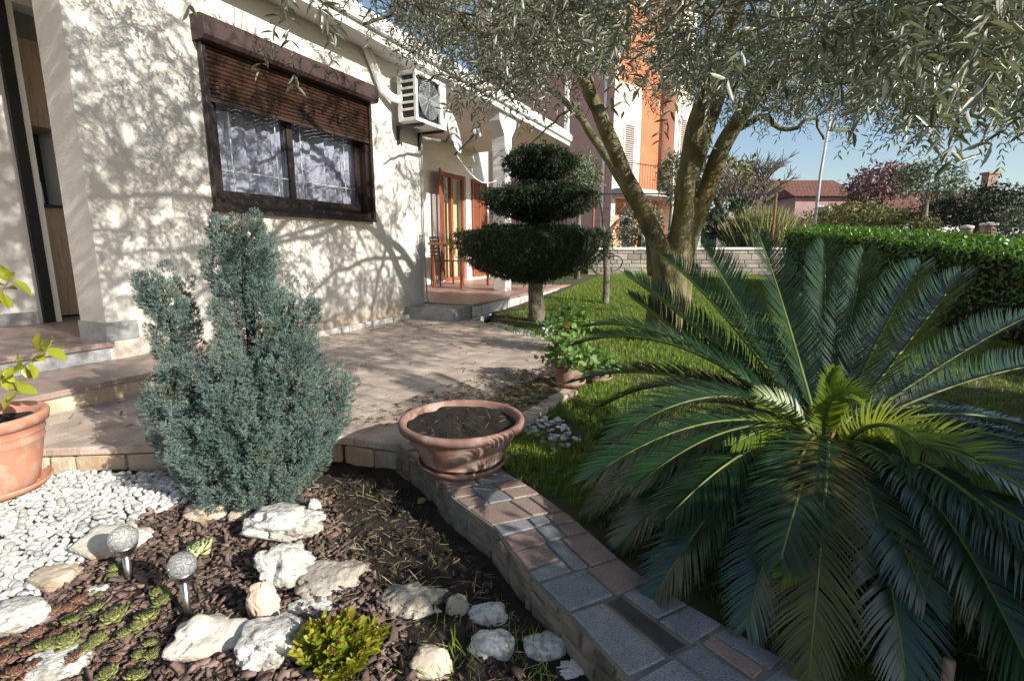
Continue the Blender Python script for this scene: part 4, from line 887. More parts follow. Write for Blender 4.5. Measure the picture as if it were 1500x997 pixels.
# ================================================================== HEDGE (right)
HE = [(5.93, 11.3, 1.40, .15), (5.72, 8.5, 1.22, .05), (5.55, 6.2, 1.02, 0), (5.35, 4.2, .84, -.03), (5.2, 1.5, .74, -.03)]
hd = empty('laurel_hedge', (5.6, 6.2, 0), 0, 'long clipped green hedge with bright leafy top along the right of the lawn', 'hedge')
HO = np.array([5.6, 6.2, 0]); HWD = 1.15
hx = np.array(HE)
def he(y): return [np.interp(y, hx[::-1, 1], hx[::-1, k]) for k in (0, 2, 3)]
def hedge_leaves(n, mode):
    y = 1.5 + (11.3 - 1.5) * rng.uniform(0, 1, n); x0, zt, zg = he(y); s = rng.uniform(0, 1, n)
    if mode == 'top': P = np.column_stack([x0 + s * HWD + .03, y, zt + rng.normal(size=n) * .035 - .10 * np.exp(-s * 9)]); N_ = np.tile([-.1, 0, 1.], (n, 1))
    elif mode == 'face': P = np.column_stack([x0 + rng.normal(size=n) * .035, y, zg + (zt - zg) * s ** .8]); N_ = np.tile([-1., 0, .25], (n, 1))
    else: yy = np.full(n, 11.3); x0, zt, zg = he(yy); P = np.column_stack([x0 + s * HWD, yy + rng.normal(size=n) * .04, zg + (zt - zg) * rng.uniform(0, 1, n)]); N_ = np.tile([0, 1., .2], (n, 1))
    return P, N_
PN = [hedge_leaves(12500, 'top'), hedge_leaves(6000, 'face'), hedge_leaves(900, 'end')]
P = np.concatenate([a[0] for a in PN]); N_ = np.concatenate([a[1] for a in PN]) + rng.normal(size=P.shape) * .55
D = np.cross(N_, rng.normal(size=P.shape)) + np.array([0, 0, .35]); sz = rng.uniform(.045, .085, len(P))
V, Fc = inst(LEAF_V, LEAF_F, frames(D, N_), P - HO, np.column_stack([sz * .48, sz, sz])); np_mesh('foliage', V, Fc, M['laurel'], hd)
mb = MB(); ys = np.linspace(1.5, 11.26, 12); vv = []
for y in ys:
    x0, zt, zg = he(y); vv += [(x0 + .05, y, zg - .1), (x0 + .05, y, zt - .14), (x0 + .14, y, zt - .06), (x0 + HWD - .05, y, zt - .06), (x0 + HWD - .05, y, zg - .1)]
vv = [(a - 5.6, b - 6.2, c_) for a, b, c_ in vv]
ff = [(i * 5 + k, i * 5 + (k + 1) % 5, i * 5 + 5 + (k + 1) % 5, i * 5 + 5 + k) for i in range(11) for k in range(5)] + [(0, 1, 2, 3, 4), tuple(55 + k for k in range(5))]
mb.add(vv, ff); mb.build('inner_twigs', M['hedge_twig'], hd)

# unseen hedge added right of and behind the viewpoint to shade the lower palm
h2_ = empty('shade_hedge', (3.75, .90, -.22), math.atan2(2.55, 3.0), 'unseen clipped hedge added right of the palm to shade its lower fronds', 'hedge')
n = 9000; s_ = rng.uniform(-2.1, 2.1, n); f_ = rng.integers(0, 3, n); zz = rng.uniform(0, 1.48, n); yy = np.where(f_ == 0, -.32, np.where(f_ == 1, .32, rng.uniform(-.32, .32, n))); zz = np.where(f_ == 2, 1.48, zz)
P = np.column_stack([s_, yy, zz]) + rng.normal(size=(n, 3)) * .03; N_ = np.column_stack([np.zeros(n), np.where(f_ == 0, -1., np.where(f_ == 1, 1., 0)), np.where(f_ == 2, 1., .2)]) + rng.normal(size=(n, 3)) * .5
D = np.cross(N_, rng.normal(size=P.shape)); sz = rng.uniform(.05, .085, n); V, Fc = inst(LEAF_V, LEAF_F, frames(D, N_), P, np.column_stack([sz * .48, sz, sz])); np_mesh('foliage', V, Fc, M['laurel'], h2_)
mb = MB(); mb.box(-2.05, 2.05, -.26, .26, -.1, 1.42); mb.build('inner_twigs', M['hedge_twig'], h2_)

# ================================================================== SMALL TREE ON THE LAWN
lt = at_z(887, 441, lawn_z(0, 9.6)); ORG = lt
yt = empty('young_tree', lt, 0, 'thin bare young tree with a cut crooked top on the lawn', 'tree')
mb = MB(); k = lt
limb(mb, [k + Vector((0, 0, -.1)), k + Vector((.0, 0, .5)), k + Vector((-.02, 0, .95)), k + Vector((.05, 0, 1.22))], .062, .05, 12, 10, wob=.006)
limb(mb, [k + Vector((-.01, 0, .9)), k + Vector((-.06, .02, 1.15)), k + Vector((-.10, 0, 1.5)), k + Vector((-.2, 0, 1.85))], .045, .016, 10, 8)
limb(mb, [k + Vector((-.03, 0, 1.1)), k + Vector((.12, 0, 1.32)), k + Vector((.30, 0, 1.42)), k + Vector((.46, 0, 1.30))], .04, .012, 10, 8)
limb(mb, [k + Vector((-.08, 0, 1.25)), k + Vector((-.3, 0, 1.12)), k + Vector((-.42, 0, 1.2))], .022, .010, 8, 6)
mb.build('trunk', M['bark_grey'], yt, smooth=True)

# ================================================================== BACKGROUND
def leafball(name, root, cens, n, lo, hi, mat, aspect=.4, org=None, fill=.6):
    P, N_ = [], []; tot = sum(c_[3] * c_[4] + c_[3] ** 2 for c_ in cens)
    for c_ in cens:
        m = int(n * (c_[3] * c_[4] + c_[3] ** 2) / tot); d = nrm(rng.normal(size=(m, 3))); r_ = rng.uniform(fill, 1.06, m)
        lump = 1 + .16 * np.sin(d[:, 0] * 7 + d[:, 2] * 5 + c_[0]) + .12 * np.sin(d[:, 1] * 11 + d[:, 2] * 9)
        P.append(np.array(c_[:3]) + d * (r_ * lump)[:, None] * np.array([c_[3], c_[3], c_[4]])); N_.append(d)
    P, N_ = np.concatenate(P), np.concatenate(N_) ; D = rng.normal(size=P.shape) + N_ * .6; sz = rng.uniform(lo, hi, len(P))
    V, Fc = inst(LEAF_V, LEAF_F, frames(D, N_ + rng.normal(size=P.shape) * .6), P - np.array(org if org is not None else root.location), np.column_stack([sz * aspect, sz, sz]))
    return np_mesh(name, V, Fc, mat, root)
def bush(kind, label, u, v, Y, rpx, hpx, mat, n, leaf, trunk_to=None, cat='bush', extra=()):
    c_ = at_y(u, v, Y); k = depth(c_) / F; r_, h = rpx * k, hpx * k; zg = float(lawn_z(0, Y)); b = Vector((c_.x, c_.y, zg))
    root = empty(kind, b, 0, label, cat)
    cens = [(c_.x, c_.y, c_.z, r_, h)] + [(c_.x + e[0] * r_, c_.y + e[1] * r_, c_.z + e[2] * h, r_ * e[3], h * e[3]) for e in extra]
    leafball('crown', root, cens, n, leaf * .7, leaf * 1.3, mat)
    mb = MB(); mb.tube([(0, 0, -.2), (.02, 0, (c_.z - zg) * .5), (0, 0, max(c_.z - zg, .15))], [r_ * .12 + .02, r_ * .09 + .015, .02], 8, jit=.1); mb.build('trunk', M['bark_grey'], root, smooth=True)
    return root
# stone wall at the end of the lawn with pipe fence on it
Yw = 14.6
wl, wr = at_y(862, 362, Yw), at_y(1158, 362, Yw)
gw = empty('stone_wall', (wl.x, Yw, .15), 0, 'low grey rubble stone wall with pale coping at the end of the lawn', 'wall')
mb = MB(); L_ = wr.x - wl.x + 1.2
t = MB(); stone_blocks(t, (0, 0), (L_, 0), .0, .78, 6, .18, .5, .3, gap=.012); mb.add(t.v, t.f); mb.build('stonework', M['grey_stone'], gw)
mb = MB(); mb.box(0, L_, .02, .28, -.1, .79); mb.build('mortar_core', M['mortar'], gw)
mb = MB(); mb.box(-.05, L_ + .05, -.05, .35, .80, .87, bev=.012); mb.build('coping', M['coping'], gw)
fe = empty('pipe_fence', (wl.x, Yw + .16, 1.0), 0, 'rusty pipe and wire fence standing on the stone wall', 'fence')
xr = at_y(1140, 300, Yw).x - wl.x; xl_ = at_y(871, 300, Yw).x - wl.x; zt = at_y(1000, 283, Yw).z - 1.0
for x in (xl_, xr): MB().tube([(x, 0, .02), (x, 0, zt)], .035, 10).build('post', M['rust'], fe)
MB().tube([(xl_, 0, zt), (xr, 0, zt)], .018, 8).build('rail', M['metal_dark'], fe)
mb = MB()
for z in (.35, .75, 1.1): mb.tube([(xl_, 0, z), (xr, 0, z)], .005, 4)
mb.build('wire', M['metal_dark'], fe)
hz_ = at_y(900, 397, 14.2)
o = MB().tube([hz_ + Vector((.20 * math.cos(t) * (1 + .06 * math.sin(3 * t)), -.05 - .04 * math.sin(t * 2), .22 + .20 * math.sin(t))) for t in np.linspace(0, 6.28 * 3, 60)], .016, 6).build('garden_hose', M['hose_dark'], smooth=True); tag(o, 'black garden hose coiled against the stone wall', 'hose')
h2 = at_y(945, 398, 13.9)
o = MB().tube([h2 + Vector((-.12, 0, .3)), h2 + Vector((-.1, -.05, .1)), h2 + Vector((0, -.1, -.02)), h2 + Vector((.5, -.3, -.08)), h2 + Vector((1.1, -.3, -.1))], .014, 6).build('garden_hose', M['hose'], smooth=True); tag(o, 'yellow hose lying on the grass before the stone wall', 'hose')

# salmon neighbour house
C0 = Vector((4.16, 22, 0)); nrot = math.atan2(.6, .8)
nh = empty('salmon_house', C0, nrot, 'tall salmon pink and orange house with balconies behind the stone wall', 'house')
mb = MB(); mb.box(-.0, .20, .02, 10, -.3, 19); mb.build('side_wall', M['salmon'], nh)         # gable side seen left
mb = MB(); mb.box(.0, .25, .0, .019, -.3, 19); mb.build('corner_strip', M['cream'], nh)
mb = MB(); mb.box(.201, 6.2, .82, 1.1, 3.45, 19); mb.build('upper_wall', M['orange'], nh)
mb = MB(); mb.box(.201, 6.2, .80, 1.1, -.3, 3.2); mb.build('lower_wall', M['peach'], nh)
mb = MB(); mb.box(.201, 2.6, .75, .818, 3.46, 8.0); mb.box(4.2, 5.4, .1, .81, -.3, 19); mb.build('render_panel', M['cream'], nh)
mb = MB(); mb.box(.02, 4.1, -.75, .74, 3.2, 3.44, bev=.02); mb.build('balcony_slab', M['grey_conc'], nh)
mb = MB()
for k in range(24): x = .06 + k * .17; mb.tube([(x, -.7, 3.44), (x, -.7, 4.4)], .010, 5)
mb.tube([(.04, -.7, 4.42), (4.1, -.7, 4.42)], .02, 6); mb.build('balcony_railing', M['metal_dark'], nh)
for x0, x1, z0, z1, y in ((1.45, 2.15, 3.75, 6.4, .69), (4.5, 5.0, 3.9, 6.9, .04), (1.5, 2.2, .6, 2.6, .74), (3.1, 3.6, .6, 2.6, .74)):
    wf = empty('window', (x0, y, z0)); wf.parent = nh
    mb = MB(); mb.box(0, x1 - x0, 0, .06, 0, z1 - z0); mb.build('frame', M['white'], wf)
    mb = MB(); z = .06
    while z < z1 - z0 - .1: mb.add([(.06, -.002, z), (x1 - x0 - .06, -.002, z), (x1 - x0 - .06, -.03, z + .06), (.06, -.03, z + .06)], [(0, 1, 2, 3)]); z += .09
    mb.build('shutter', M['shut_brown'], wf)
mb = MB(); mb.tube([(-.06, .45, -.3), (-.06, .45, 19)], .06, 10); mb.build('downpipe', M['white'], nh)
mb = MB(); mb.box(-.7, 6.8, -.7, 10.5, 19.002, 19.2); mb.build('roof', M['roof_tile'], nh)

bush('round_bush', 'round grey green bush above the stone wall left of the olive trunk', 938, 330, 15.6, 33, 34, M['bush_grey'], 2600, .10)
bush('olive_bush', 'pale grey green bush behind the dark tiered topiary', 848, 262, 12.5, 30, 34, M['bush_grey'], 2600, .08)
bush('garden_shrub', 'dark green shrub seen between the two left olive stems', 985, 260, 19, 22, 36, M['bush_grey'], 1600, .12)
# pompom cloud tree
cb = at_y(1066, 362, 16.6); ct = empty('cloud_tree', (cb.x, cb.y, .9), 0, 'cloud pruned tree with separate dark round pompoms behind the stone wall', 'topiary'); ORG = Vector((cb.x, cb.y, .9))
mb = MB(); hub = at_y(1068, 345, 16.6); limb(mb, [Vector((cb.x, cb.y, .5)), hub, at_y(1078, 318, 16.6), at_y(1082, 300, 16.6)], .06, .03, 10, 8)
for u, v in ((1048, 318), (1040, 342), (1062, 345)): limb(mb, [hub, (hub + at_y(u, v, 16.6)) / 2 + Vector((0, 0, -.05)), at_y(u, v, 16.6)], .035, .02, 8, 6)
mb.build('trunk', M['bark_grey'], ct, smooth=True)
for u, v, r_, h in ((1048, 317, 15, 12), (1082, 303, 13, 13), (1040, 341, 13, 10), (1063, 344, 10, 9)):
    c_ = at_y(u, v, 16.6); k = depth(c_) / F; leafball('pompom', ct, [(c_.x, c_.y, c_.z, r_ * k, h * k)], 900, .05, .10, M['yew'], org=(cb.x, cb.y, .9))
# tall ornamental grass
gp = at_y(1115, 362, 16.0); pg = empty('tall_grass', (gp.x, gp.y, .9), 0, 'large clump of tall green and tan ornamental grass on the terrace behind the wall', 'grass clump')
n = 2600; b = rng.normal(size=(n, 3)) * np.array([.32, .3, 0]); D = np.column_stack([b[:, 0] * .7 + rng.normal(size=n) * .16, rng.normal(size=n) * .25, np.ones(n)]); L = rng.uniform(.6, 1.5, n)
V, Fc = inst(BLADE_V, BLADE_F, frames(D), b, np.column_stack([np.full(n, .022), L, L])); np_mesh('blades', V, Fc, M['pampas'], pg)
# bank behind the wall
mb = MB(); mb.box(wl.x - 6, wr.x + 3, Yw + .36, 20, -.3, .86); o = mb.build('raised_terrace', M['far_ground']); tag(o, kind='structure')

# far small white house, pines, bare tree, pole
def simple_house(kind, label, u0, u1, vt, Y, mat, roofmat, rise, dep=7, chim=None, win=True):
    a_, b_ = at_y(u0, vt, Y), at_y(u1, vt, Y); W2 = b_.x - a_.x; zt = a_.z
    h = empty(kind, (a_.x, Y, 0), 0, label, 'house')
    mb = MB(); mb.box(0, W2, 0, dep, -.3, zt); mb.build('wall', mat, h)
    mb = MB(); vv = [(-.4, -.5, zt + .004), (W2 + .4, -.5, zt + .004), (W2 + .4, dep + .5, zt + .004), (-.4, dep + .5, zt + .004), (-.4, dep / 2, zt + rise), (W2 + .4, dep / 2, zt + rise)]
    mb.add(vv, [(0, 1, 5, 4), (2, 3, 4, 5), (1, 2, 5), (3, 0, 4), (0, 3, 2, 1)]); rf = mb.build('roof', roofmat, h)
    if win:
        for k in range(max(1, int(W2 / 3))):
            x = W2 * (k + .5) / max(1, int(W2 / 3)); wf = empty('window', (x, -.03, zt - 1.9)); wf.parent = h
            MB().box(-.5, .5, 0, .025, 0, 1.2).build('frame', M['white'], wf); MB().box(-.42, .42, -.02, -.002, .08, 1.12).build('pane', M['interior'], wf)
    if chim:
        cp = at_y(chim, vt, Y + dep / 2).x - a_.x; mb = MB(); mb.box(cp - .35, cp + .35, dep / 2 - .3, dep / 2 + .3, zt + rise - .5, zt + rise + 1.15); mb.box(cp - .45, cp + .45, dep / 2 - .4, dep / 2 + .4, zt + rise + 1.152, zt + rise + 1.3); mb.box(cp - .1, cp + .1, dep / 2 - .33, dep / 2 - .301, zt + rise + .55, zt + rise + 1.0); mb.build('chimney', M['brick_pillar'], rf)
    return h
simple_house('white_house', 'small white low house far behind the cloud pruned tree', 1012, 1072, 322, 32, M['white_wall'], M['roof_tile'], .5)
simple_house('pink_house', 'distant dull pink house with red roof beside the utility pole', 1166, 1250, 288, 42, M['dull_pink'], M['old_tile'], 1.7)
simple_house('chimney_house', 'distant low house with red tiled roof and chimney at the far right', 1330, 1640, 322, 34, M['white_wall'], M['old_tile'], 2.3, dep=9, chim=1440)
pn = at_y(1050, 300, 30); pr_ = empty('umbrella_pine', (pn.x, pn.y, .3), 0, 'dark umbrella pine far behind the bare tree', 'tree')
leafball('crown', pr_, [(pn.x - .3, pn.y, at_y(0, 266, 30).z, 2.6, 1.3), (pn.x - 2.2, pn.y, at_y(0, 282, 30).z, 1.6, .8), (pn.x + 1.7, pn.y, at_y(0, 280, 30).z, 1.6, .8)], 3000, .2, .42, M['bush_mid'])
mb = MB(); mb.tube([(0, 0, -.4), (.1, 0, 1.5), (0, 0, 3.6)], [.22, .18, .1], 8); mb.build('trunk', M['bare_wood'], pr_)
br0 = at_y(1075, 350, 20); bt_ = empty('bare_tree', (br0.x, br0.y, .3), 0, 'leafless grey tree with spreading branches behind the pipe fence', 'tree')
mb = MB(); rb = random.Random(5)
def grow(p, d, L, r_, lev):
    q = p + d * L; m_ = (p + q) / 2 + Vector((rb.uniform(-1, 1), rb.uniform(-1, 1), rb.uniform(-1, 1))) * L * .07
    mb.tube([p, m_, q], [r_, r_ * .85, r_ * .68], 5, cap=False)
    if lev == 0: return
    for k in range(3 if lev > 1 else 4):
        e = (d + Vector((rb.uniform(-1, 1), rb.uniform(-1, 1), rb.uniform(-.35, .7))) * .85).normalized(); grow(p.lerp(q, rb.uniform(.55, 1)), e, L * rb.uniform(.58, .82), r_ * .60, lev - 1)
for dd in ((-.7, .1, .9), (.15, 0, 1), (.85, -.1, .75), (.5, .5, .9)): grow(Vector((0, 0, 1.0)), Vector(dd).normalized(), 1.45, .10, 4)
mb.tube([(0, 0, -.3), (.03, 0, .6), (0, 0, 1.05)], [.2, .16, .14], 8); mb.build('trunk', M['bare_wood'], bt_)
pb_ = at_y(1191, 345, 19); pt_ = at_y(1214, 165, 19)
o = MB().tube([(pb_.x, pb_.y, 0), (pb_.x + (pt_.x - pb_.x) * .35, pb_.y, pb_.z + (pt_.z - pb_.z) * .5), (pb_.x + .25, pb_.y, pt_.z + 1)], [.06, .05, .04], 10).build('utility_pole', M['grey_conc'], smooth=True); tag(o, 'slim grey utility pole rising behind the hedge end', 'pole')
bush('reddish_tree', 'dull reddish twiggy tree between the pink house and the pale young olive', 1295, 268, 27, 42, 26, M['red_twig'], 2600, .22, cat='tree', extra=((-.7, 0, -.5, .6), (.6, 0, .3, .5)))
bush('mixed_shrub', 'olive brown shrubs in front of the dull pink house', 1255, 318, 24, 62, 22, M['bush_mid'], 3200, .16, extra=((-.6, .2, -.1, .6), (.75, .1, -.1, .7)))
bush('evergreen_bush', 'broad dark evergreen bush in front of the chimney house', 1435, 305, 21, 62, 34, M['bush_dark'], 6500, .15, extra=((-.75, .1, -.25, .62), (.8, .2, -.1, .8)))
bush('silver_bush', 'grey leaved bush at the right edge above the hedge', 1496, 330, 12.5, 32, 30, M['bush_grey'], 2400, .07)
bush('leaning_olive', 'pale young olive tree behind the hedge in front of the red roof', 1362, 262, 17, 42, 30, M['bush_grey'], 1700, .12, cat='tree', extra=((.7, 0, -.35, .5), (-.5, .1, .25, .5)))
bush('yellowing_shrub', 'small yellow green shrub just above the hedge top', 1352, 333, 15, 20, 14, M['bush_mid'], 900, .10)
for (u, wd, vt, lab) in ((1417, 15, 331, 'narrow brick gate pillar half hidden behind the hedge, further left'), (1449, 20, 327, 'wider grey brick gate pillar behind the hedge')):
    p = at_y(u, vt, 13.5); wd_ = wd * depth(p) / F; gp_ = empty('gate_pillar', (p.x, 13.5, 0), 0, lab, 'pillar', 'brick gate pillars beyond the hedge')
    mb = MB(); mb.lathe([(0, -.1), (wd_ / 2, -.1), (wd_ / 2 * .96, p.z - .06)], 20); mb.build('shaft', M['brick_pillar'], gp_)
    mb = MB(); mb.lathe([(0, p.z - .058), (wd_ / 2 * 1.08, p.z - .058), (wd_ / 2 * 1.08, p.z), (0, p.z + .03)], 20); mb.build('cap', M['coping'], gp_)
fp = at_y(1268, 332, 30); o = MB()
for k in range(9): o.box(fp.x - 3.4 + k * .85, fp.x - 3.34 + k * .85, 0, .06, 0, fp.z + .1)
o.box(fp.x - 3.4, fp.x + 3.5, -.02, .0, fp.z - .1, fp.z + .02); o.box(fp.x - 3.4, fp.x + 3.5, -.02, -.001, .5, .6)
o = o.build('garden_fence', M['grey_conc']); o.location = (0, 30, 0); tag(o, 'pale grey fence behind the hedge below the olive brown shrubs', 'fence')
for x, y, h, lab in ((-2.2, -6.5, 5.5, 'unseen leafy tree added behind the rockery to block skylight'), (-6.5, -4.5, 5.0, 'unseen leafy tree added behind the viewpoint near the house to block skylight')):
    t_ = empty('sky_block_tree', (x, y, 0), 0, lab, 'tree')  # trees added behind the viewpoint to block skylight and deepen the shade
    leafball('crown', t_, [(x, y, h * .62, h * .34, h * .34), (x + .6, y - .5, h * .45, h * .28, h * .24), (x - .6, y + .5, h * .42, h * .26, h * .24)], 5200, .10, .20, M['bush_dark'])
    MB().tube([(0, 0, -.3), (.05, 0, h * .3), (0, 0, h * .7)], [.16, .12, .05], 8).build('trunk', M['bare_wood'], t_)
for i in range(14):
    x = -45 + i * 9 + random.uniform(-2, 2); 
    if -6 < x < 14: y = 75
    else: y = 62 + random.uniform(-6, 10)
    h = random.uniform(3, 5); t_ = empty('distant_tree', (x, y, 0), 0, None, 'tree', 'row of distant trees on the horizon'); t_['label'] = 'dark distant tree in the row far beyond the houses'
    leafball('crown', t_, [(x, y, h * .6, h * .8, h * .55), (x + 2, y, h * .45, h * .6, h * .4)], 500, .5, .9, M['bush_dark'])
    MB().tube([(0, 0, -.3), (0, 0, h * .6)], [.25, .12], 6).build('trunk', M['bare_wood'], t_)

# ================================================================== LAWN GRASS
def tufts(poly, n, lo, hi, seed, name_, keepf=None):
    P = scatter(poly, n)
    if keepf is not None: P = P[keepf(P)]
    P = P[~in_poly(P, pp)]
    r_ = np.random.default_rng(seed); vs_, fs = [], []
    for i in range(7):
        a = r_.uniform(0, 6.28); b = np.array([math.cos(a), math.sin(a), 0]) * r_.uniform(.05, .45); d = np.array([math.cos(a) * r_.uniform(.1, .8), 1, 0]); tilt = np.array([b[0] + math.cos(a) * .35, b[1] + math.sin(a) * .35, r_.uniform(.7, 1.1)])
        sd_ = np.array([-math.sin(a), math.cos(a), 0]) * .055; o = len(vs_); m_ = (b + tilt) / 2 + np.array([0, 0, .12])
        vs_ += [b - sd_, b + sd_, m_ + sd_ * .8, tilt]; fs.append((o, o + 1, o + 2, o + 3))
    n = len(P); a = rng.uniform(0, 6.28, n); ca_, sa_ = np.cos(a), np.sin(a); Z0 = np.zeros(n); I = np.ones(n)
    Mt = np.stack([np.stack([ca_, -sa_, Z0], 1), np.stack([sa_, ca_, Z0], 1), np.stack([Z0, Z0, I], 1)], 1)
    h = rng.uniform(lo, hi, n); T = np.column_stack([P, lawn_z(P[:, 0], P[:, 1]) - .004])
    return inst(vs_, fs, Mt, T, np.column_stack([h, h, h]))
LAWN = [(.12, 2.25), (.7, 1.6), (2.4, 1.0), (5.3, 2.5), (5.9, 11.5), (6.6, 14.4), (2.7, 14.4), (2.2, 12.9), (-.2, 7.4), (-.35, 6.85), (0, 6.15), (.5, 5.5), (.68, 4.3), (.45, 3.5), (.1, 2.9)]
bare = lambda P: ((np.hypot(P[:, 0] - .1, P[:, 1] - 7.0) > .62) | (rng.uniform(size=len(P)) < .12)) & (np.hypot(P[:, 0] - 1.3, P[:, 1] - 1.8) > .42) & (np.hypot(P[:, 0] - .2, P[:, 1] - 2.75) > .22)
LAWN2 = [(-.35, 6.85), (.0, 6.15), (.5, 5.5), (.68, 4.3), (2.6, 3.6), (5.3, 4.6), (5.9, 11.5), (6.6, 14.4), (2.7, 14.4), (2.2, 12.9), (-.2, 7.4)]
g1 = tufts(LAWN, 17000, .03, .06, 21, 'a', bare); g2 = tufts(LAWN2, 22000, .03, .055, 22, 'b', bare)
g3 = tufts([(.12, 2.25), (.5, 1.75), (1.3, 2.0), (1.4, 3.4), (.75, 4.0), (.45, 3.5), (.1, 2.9)], 2600, .02, .05, 23, 'c', bare)
g4 = tufts([(.12, 2.3), (.30, 1.75), (.5, 1.42), (.75, 1.12), (1.3, .8), (1.9, 1.2), (1.3, 2.2)], 2600, .018, .042, 24, 'd', bare)
g5 = tufts([(-.02, 2.2), (-.10, 2.55), (.1, 2.85), (.42, 2.3), (.3, 1.85)], 700, .015, .04, 25, 'e')
V, Fc = cat_mesh([g1, g2, g3, g4, g5]); o = np_mesh('lawn_grass', V, Fc, M['grass']); tag(o, 'short green lawn grass under the olive tree', 'grass', kind='stuff')

# ================================================================== GRAVEL, BARK, LITTER
def poly_px(pts, z=GZ): return [tuple(at_z(u, v, z))[:2] for u, v in pts]
GRAVEL = [(-3.2, 2.42), (-2.3, 2.43), (-1.35, 2.5)] + poly_px([(300, 728), (205, 762), (150, 800), (60, 866), (-20, 925), (-160, 1010)]) + [(-3.2, 1.0)]
ico = bmesh.new(); bmesh.ops.create_icosphere(ico, subdivisions=2, radius=.5); ico.verts.index_update(); IV = [v.co[:] for v in ico.verts]; IF = [[v.index for v in f.verts] for f in ico.faces]; ico.free()
def pebbles(P, z, lo, hi):
    n = len(P); L = rng.uniform(lo, hi, n); S = np.column_stack([L * rng.uniform(.55, .85, n), L, L * rng.uniform(.4, .6, n)])
    D = rng.normal(size=(n, 3)); D[:, 2] *= .25; N_ = np.tile([0, 0, 1.], (n, 1)) + rng.normal(size=(n, 3)) * .25
    return inst(IV, IF, frames(D, N_)[:, :, [0, 1, 2]], np.column_stack([P, z]), S)
def relaxed(poly, n, dmin):
    P = scatter(poly, n * 3); out = []; grid = {}
    for p in P:
        k = (int(p[0] / dmin), int(p[1] / dmin))
        if any((p[0] - q[0]) ** 2 + (p[1] - q[1]) ** 2 < dmin ** 2 for a in (-1, 0, 1) for b in (-1, 0, 1) for q in grid.get((k[0] + a, k[1] + b), ())): continue
        grid.setdefault(k, []).append(p); out.append(p)
        if len(out) >= n: break
    return np.array(out)
P1, P2 = relaxed(GRAVEL, 3600, .021), relaxed(GRAVEL, 3600, .023)
parts = [pebbles(P1, bed_z(P1[:, 0], P1[:, 1]) + .002, .028, .042), pebbles(P2, bed_z(P2[:, 0], P2[:, 1]) + .013 + rng.uniform(-.003, .004, len(P2)), .026, .047)]
print('pebbles', len(P1), len(P2))
V, Fc = cat_mesh(parts); o = np_mesh('white_gravel', V, Fc, M['pebble'], smooth=True); tag(o, 'bed of smooth white and grey pebbles beside the orange pot', 'gravel', kind='stuff')
P3 = np.concatenate([scatter([(.02, 2.85), (.22, 2.45), (.36, 2.6), (.3, 2.95), (.1, 3.0)], 90), scatter([(-.35, 6.95), (.05, 6.1), (.5, 5.5), (.62, 5.6), (.2, 6.3), (-.2, 7.0)], 420)])
V, Fc = pebbles(P3, lawn_z(P3[:, 0], P3[:, 1]) + .008, .025, .05); o = np_mesh('edge_pebbles', V, Fc, M['pebble'], smooth=True); tag(o, 'scattered white pebbles between the paving edge and the lawn', 'pebbles', kind='stuff')
# bark chips
CHV = [(-.5, 0, -.12), (.5, .05, -.12), (.38, .95, -.12), (-.3, 1, -.12), (-.42, .08, .12), (.4, .12, .16), (.28, .85, .1), (-.22, .9, .14)]
CHF = [(0, 3, 2, 1), (4, 5, 6, 7), (0, 1, 5, 4), (1, 2, 6, 5), (2, 3, 7, 6), (3, 0, 4, 7)]
BARK = poly_px([(296, 728), (470, 712), (520, 800), (560, 880), (640, 1010), (700, 1120), (-160, 1120), (-160, 1010), (-20, 925), (60, 866), (150, 800), (205, 762)])
def chips(P, lo, hi, lift=.012):
    n = len(P); D = rng.normal(size=(n, 3)); D[:, 2] *= .30; N_ = np.tile([0, 0, 1.], (n, 1)) + rng.normal(size=(n, 3)) * .38; L = rng.uniform(lo, hi, n) * rng.choice([1, 1, 1.6, .7], n)
    return inst(CHV, CHF, frames(D, N_), np.column_stack([P, bed_z(P[:, 0], P[:, 1]) + rng.uniform(-.004, lift, n)]), np.column_stack([L * rng.uniform(.35, .75, n), L, L * rng.uniform(.35, .8, n)]))
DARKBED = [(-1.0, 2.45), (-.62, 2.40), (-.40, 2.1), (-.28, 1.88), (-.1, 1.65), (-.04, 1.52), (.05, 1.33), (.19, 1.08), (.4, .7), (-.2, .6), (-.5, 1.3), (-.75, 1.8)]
V, Fc = chips(scatter(DARKBED, 1900), .008, .026, .006); o = np_mesh('shade_dark_crumbs', V, Fc, M['shade_crumb']); tag(o, 'crumbly soil bits coloured darker for the shade behind the rocks along the kerb wall', 'soil', kind='stuff')
V, Fc = chips(scatter(BARK, 9000), .011, .032, .015)
o = np_mesh('bark_mulch', V, Fc, M['bark']); tag(o, 'reddish brown bark chips covering the planting bed', 'mulch', kind='stuff')
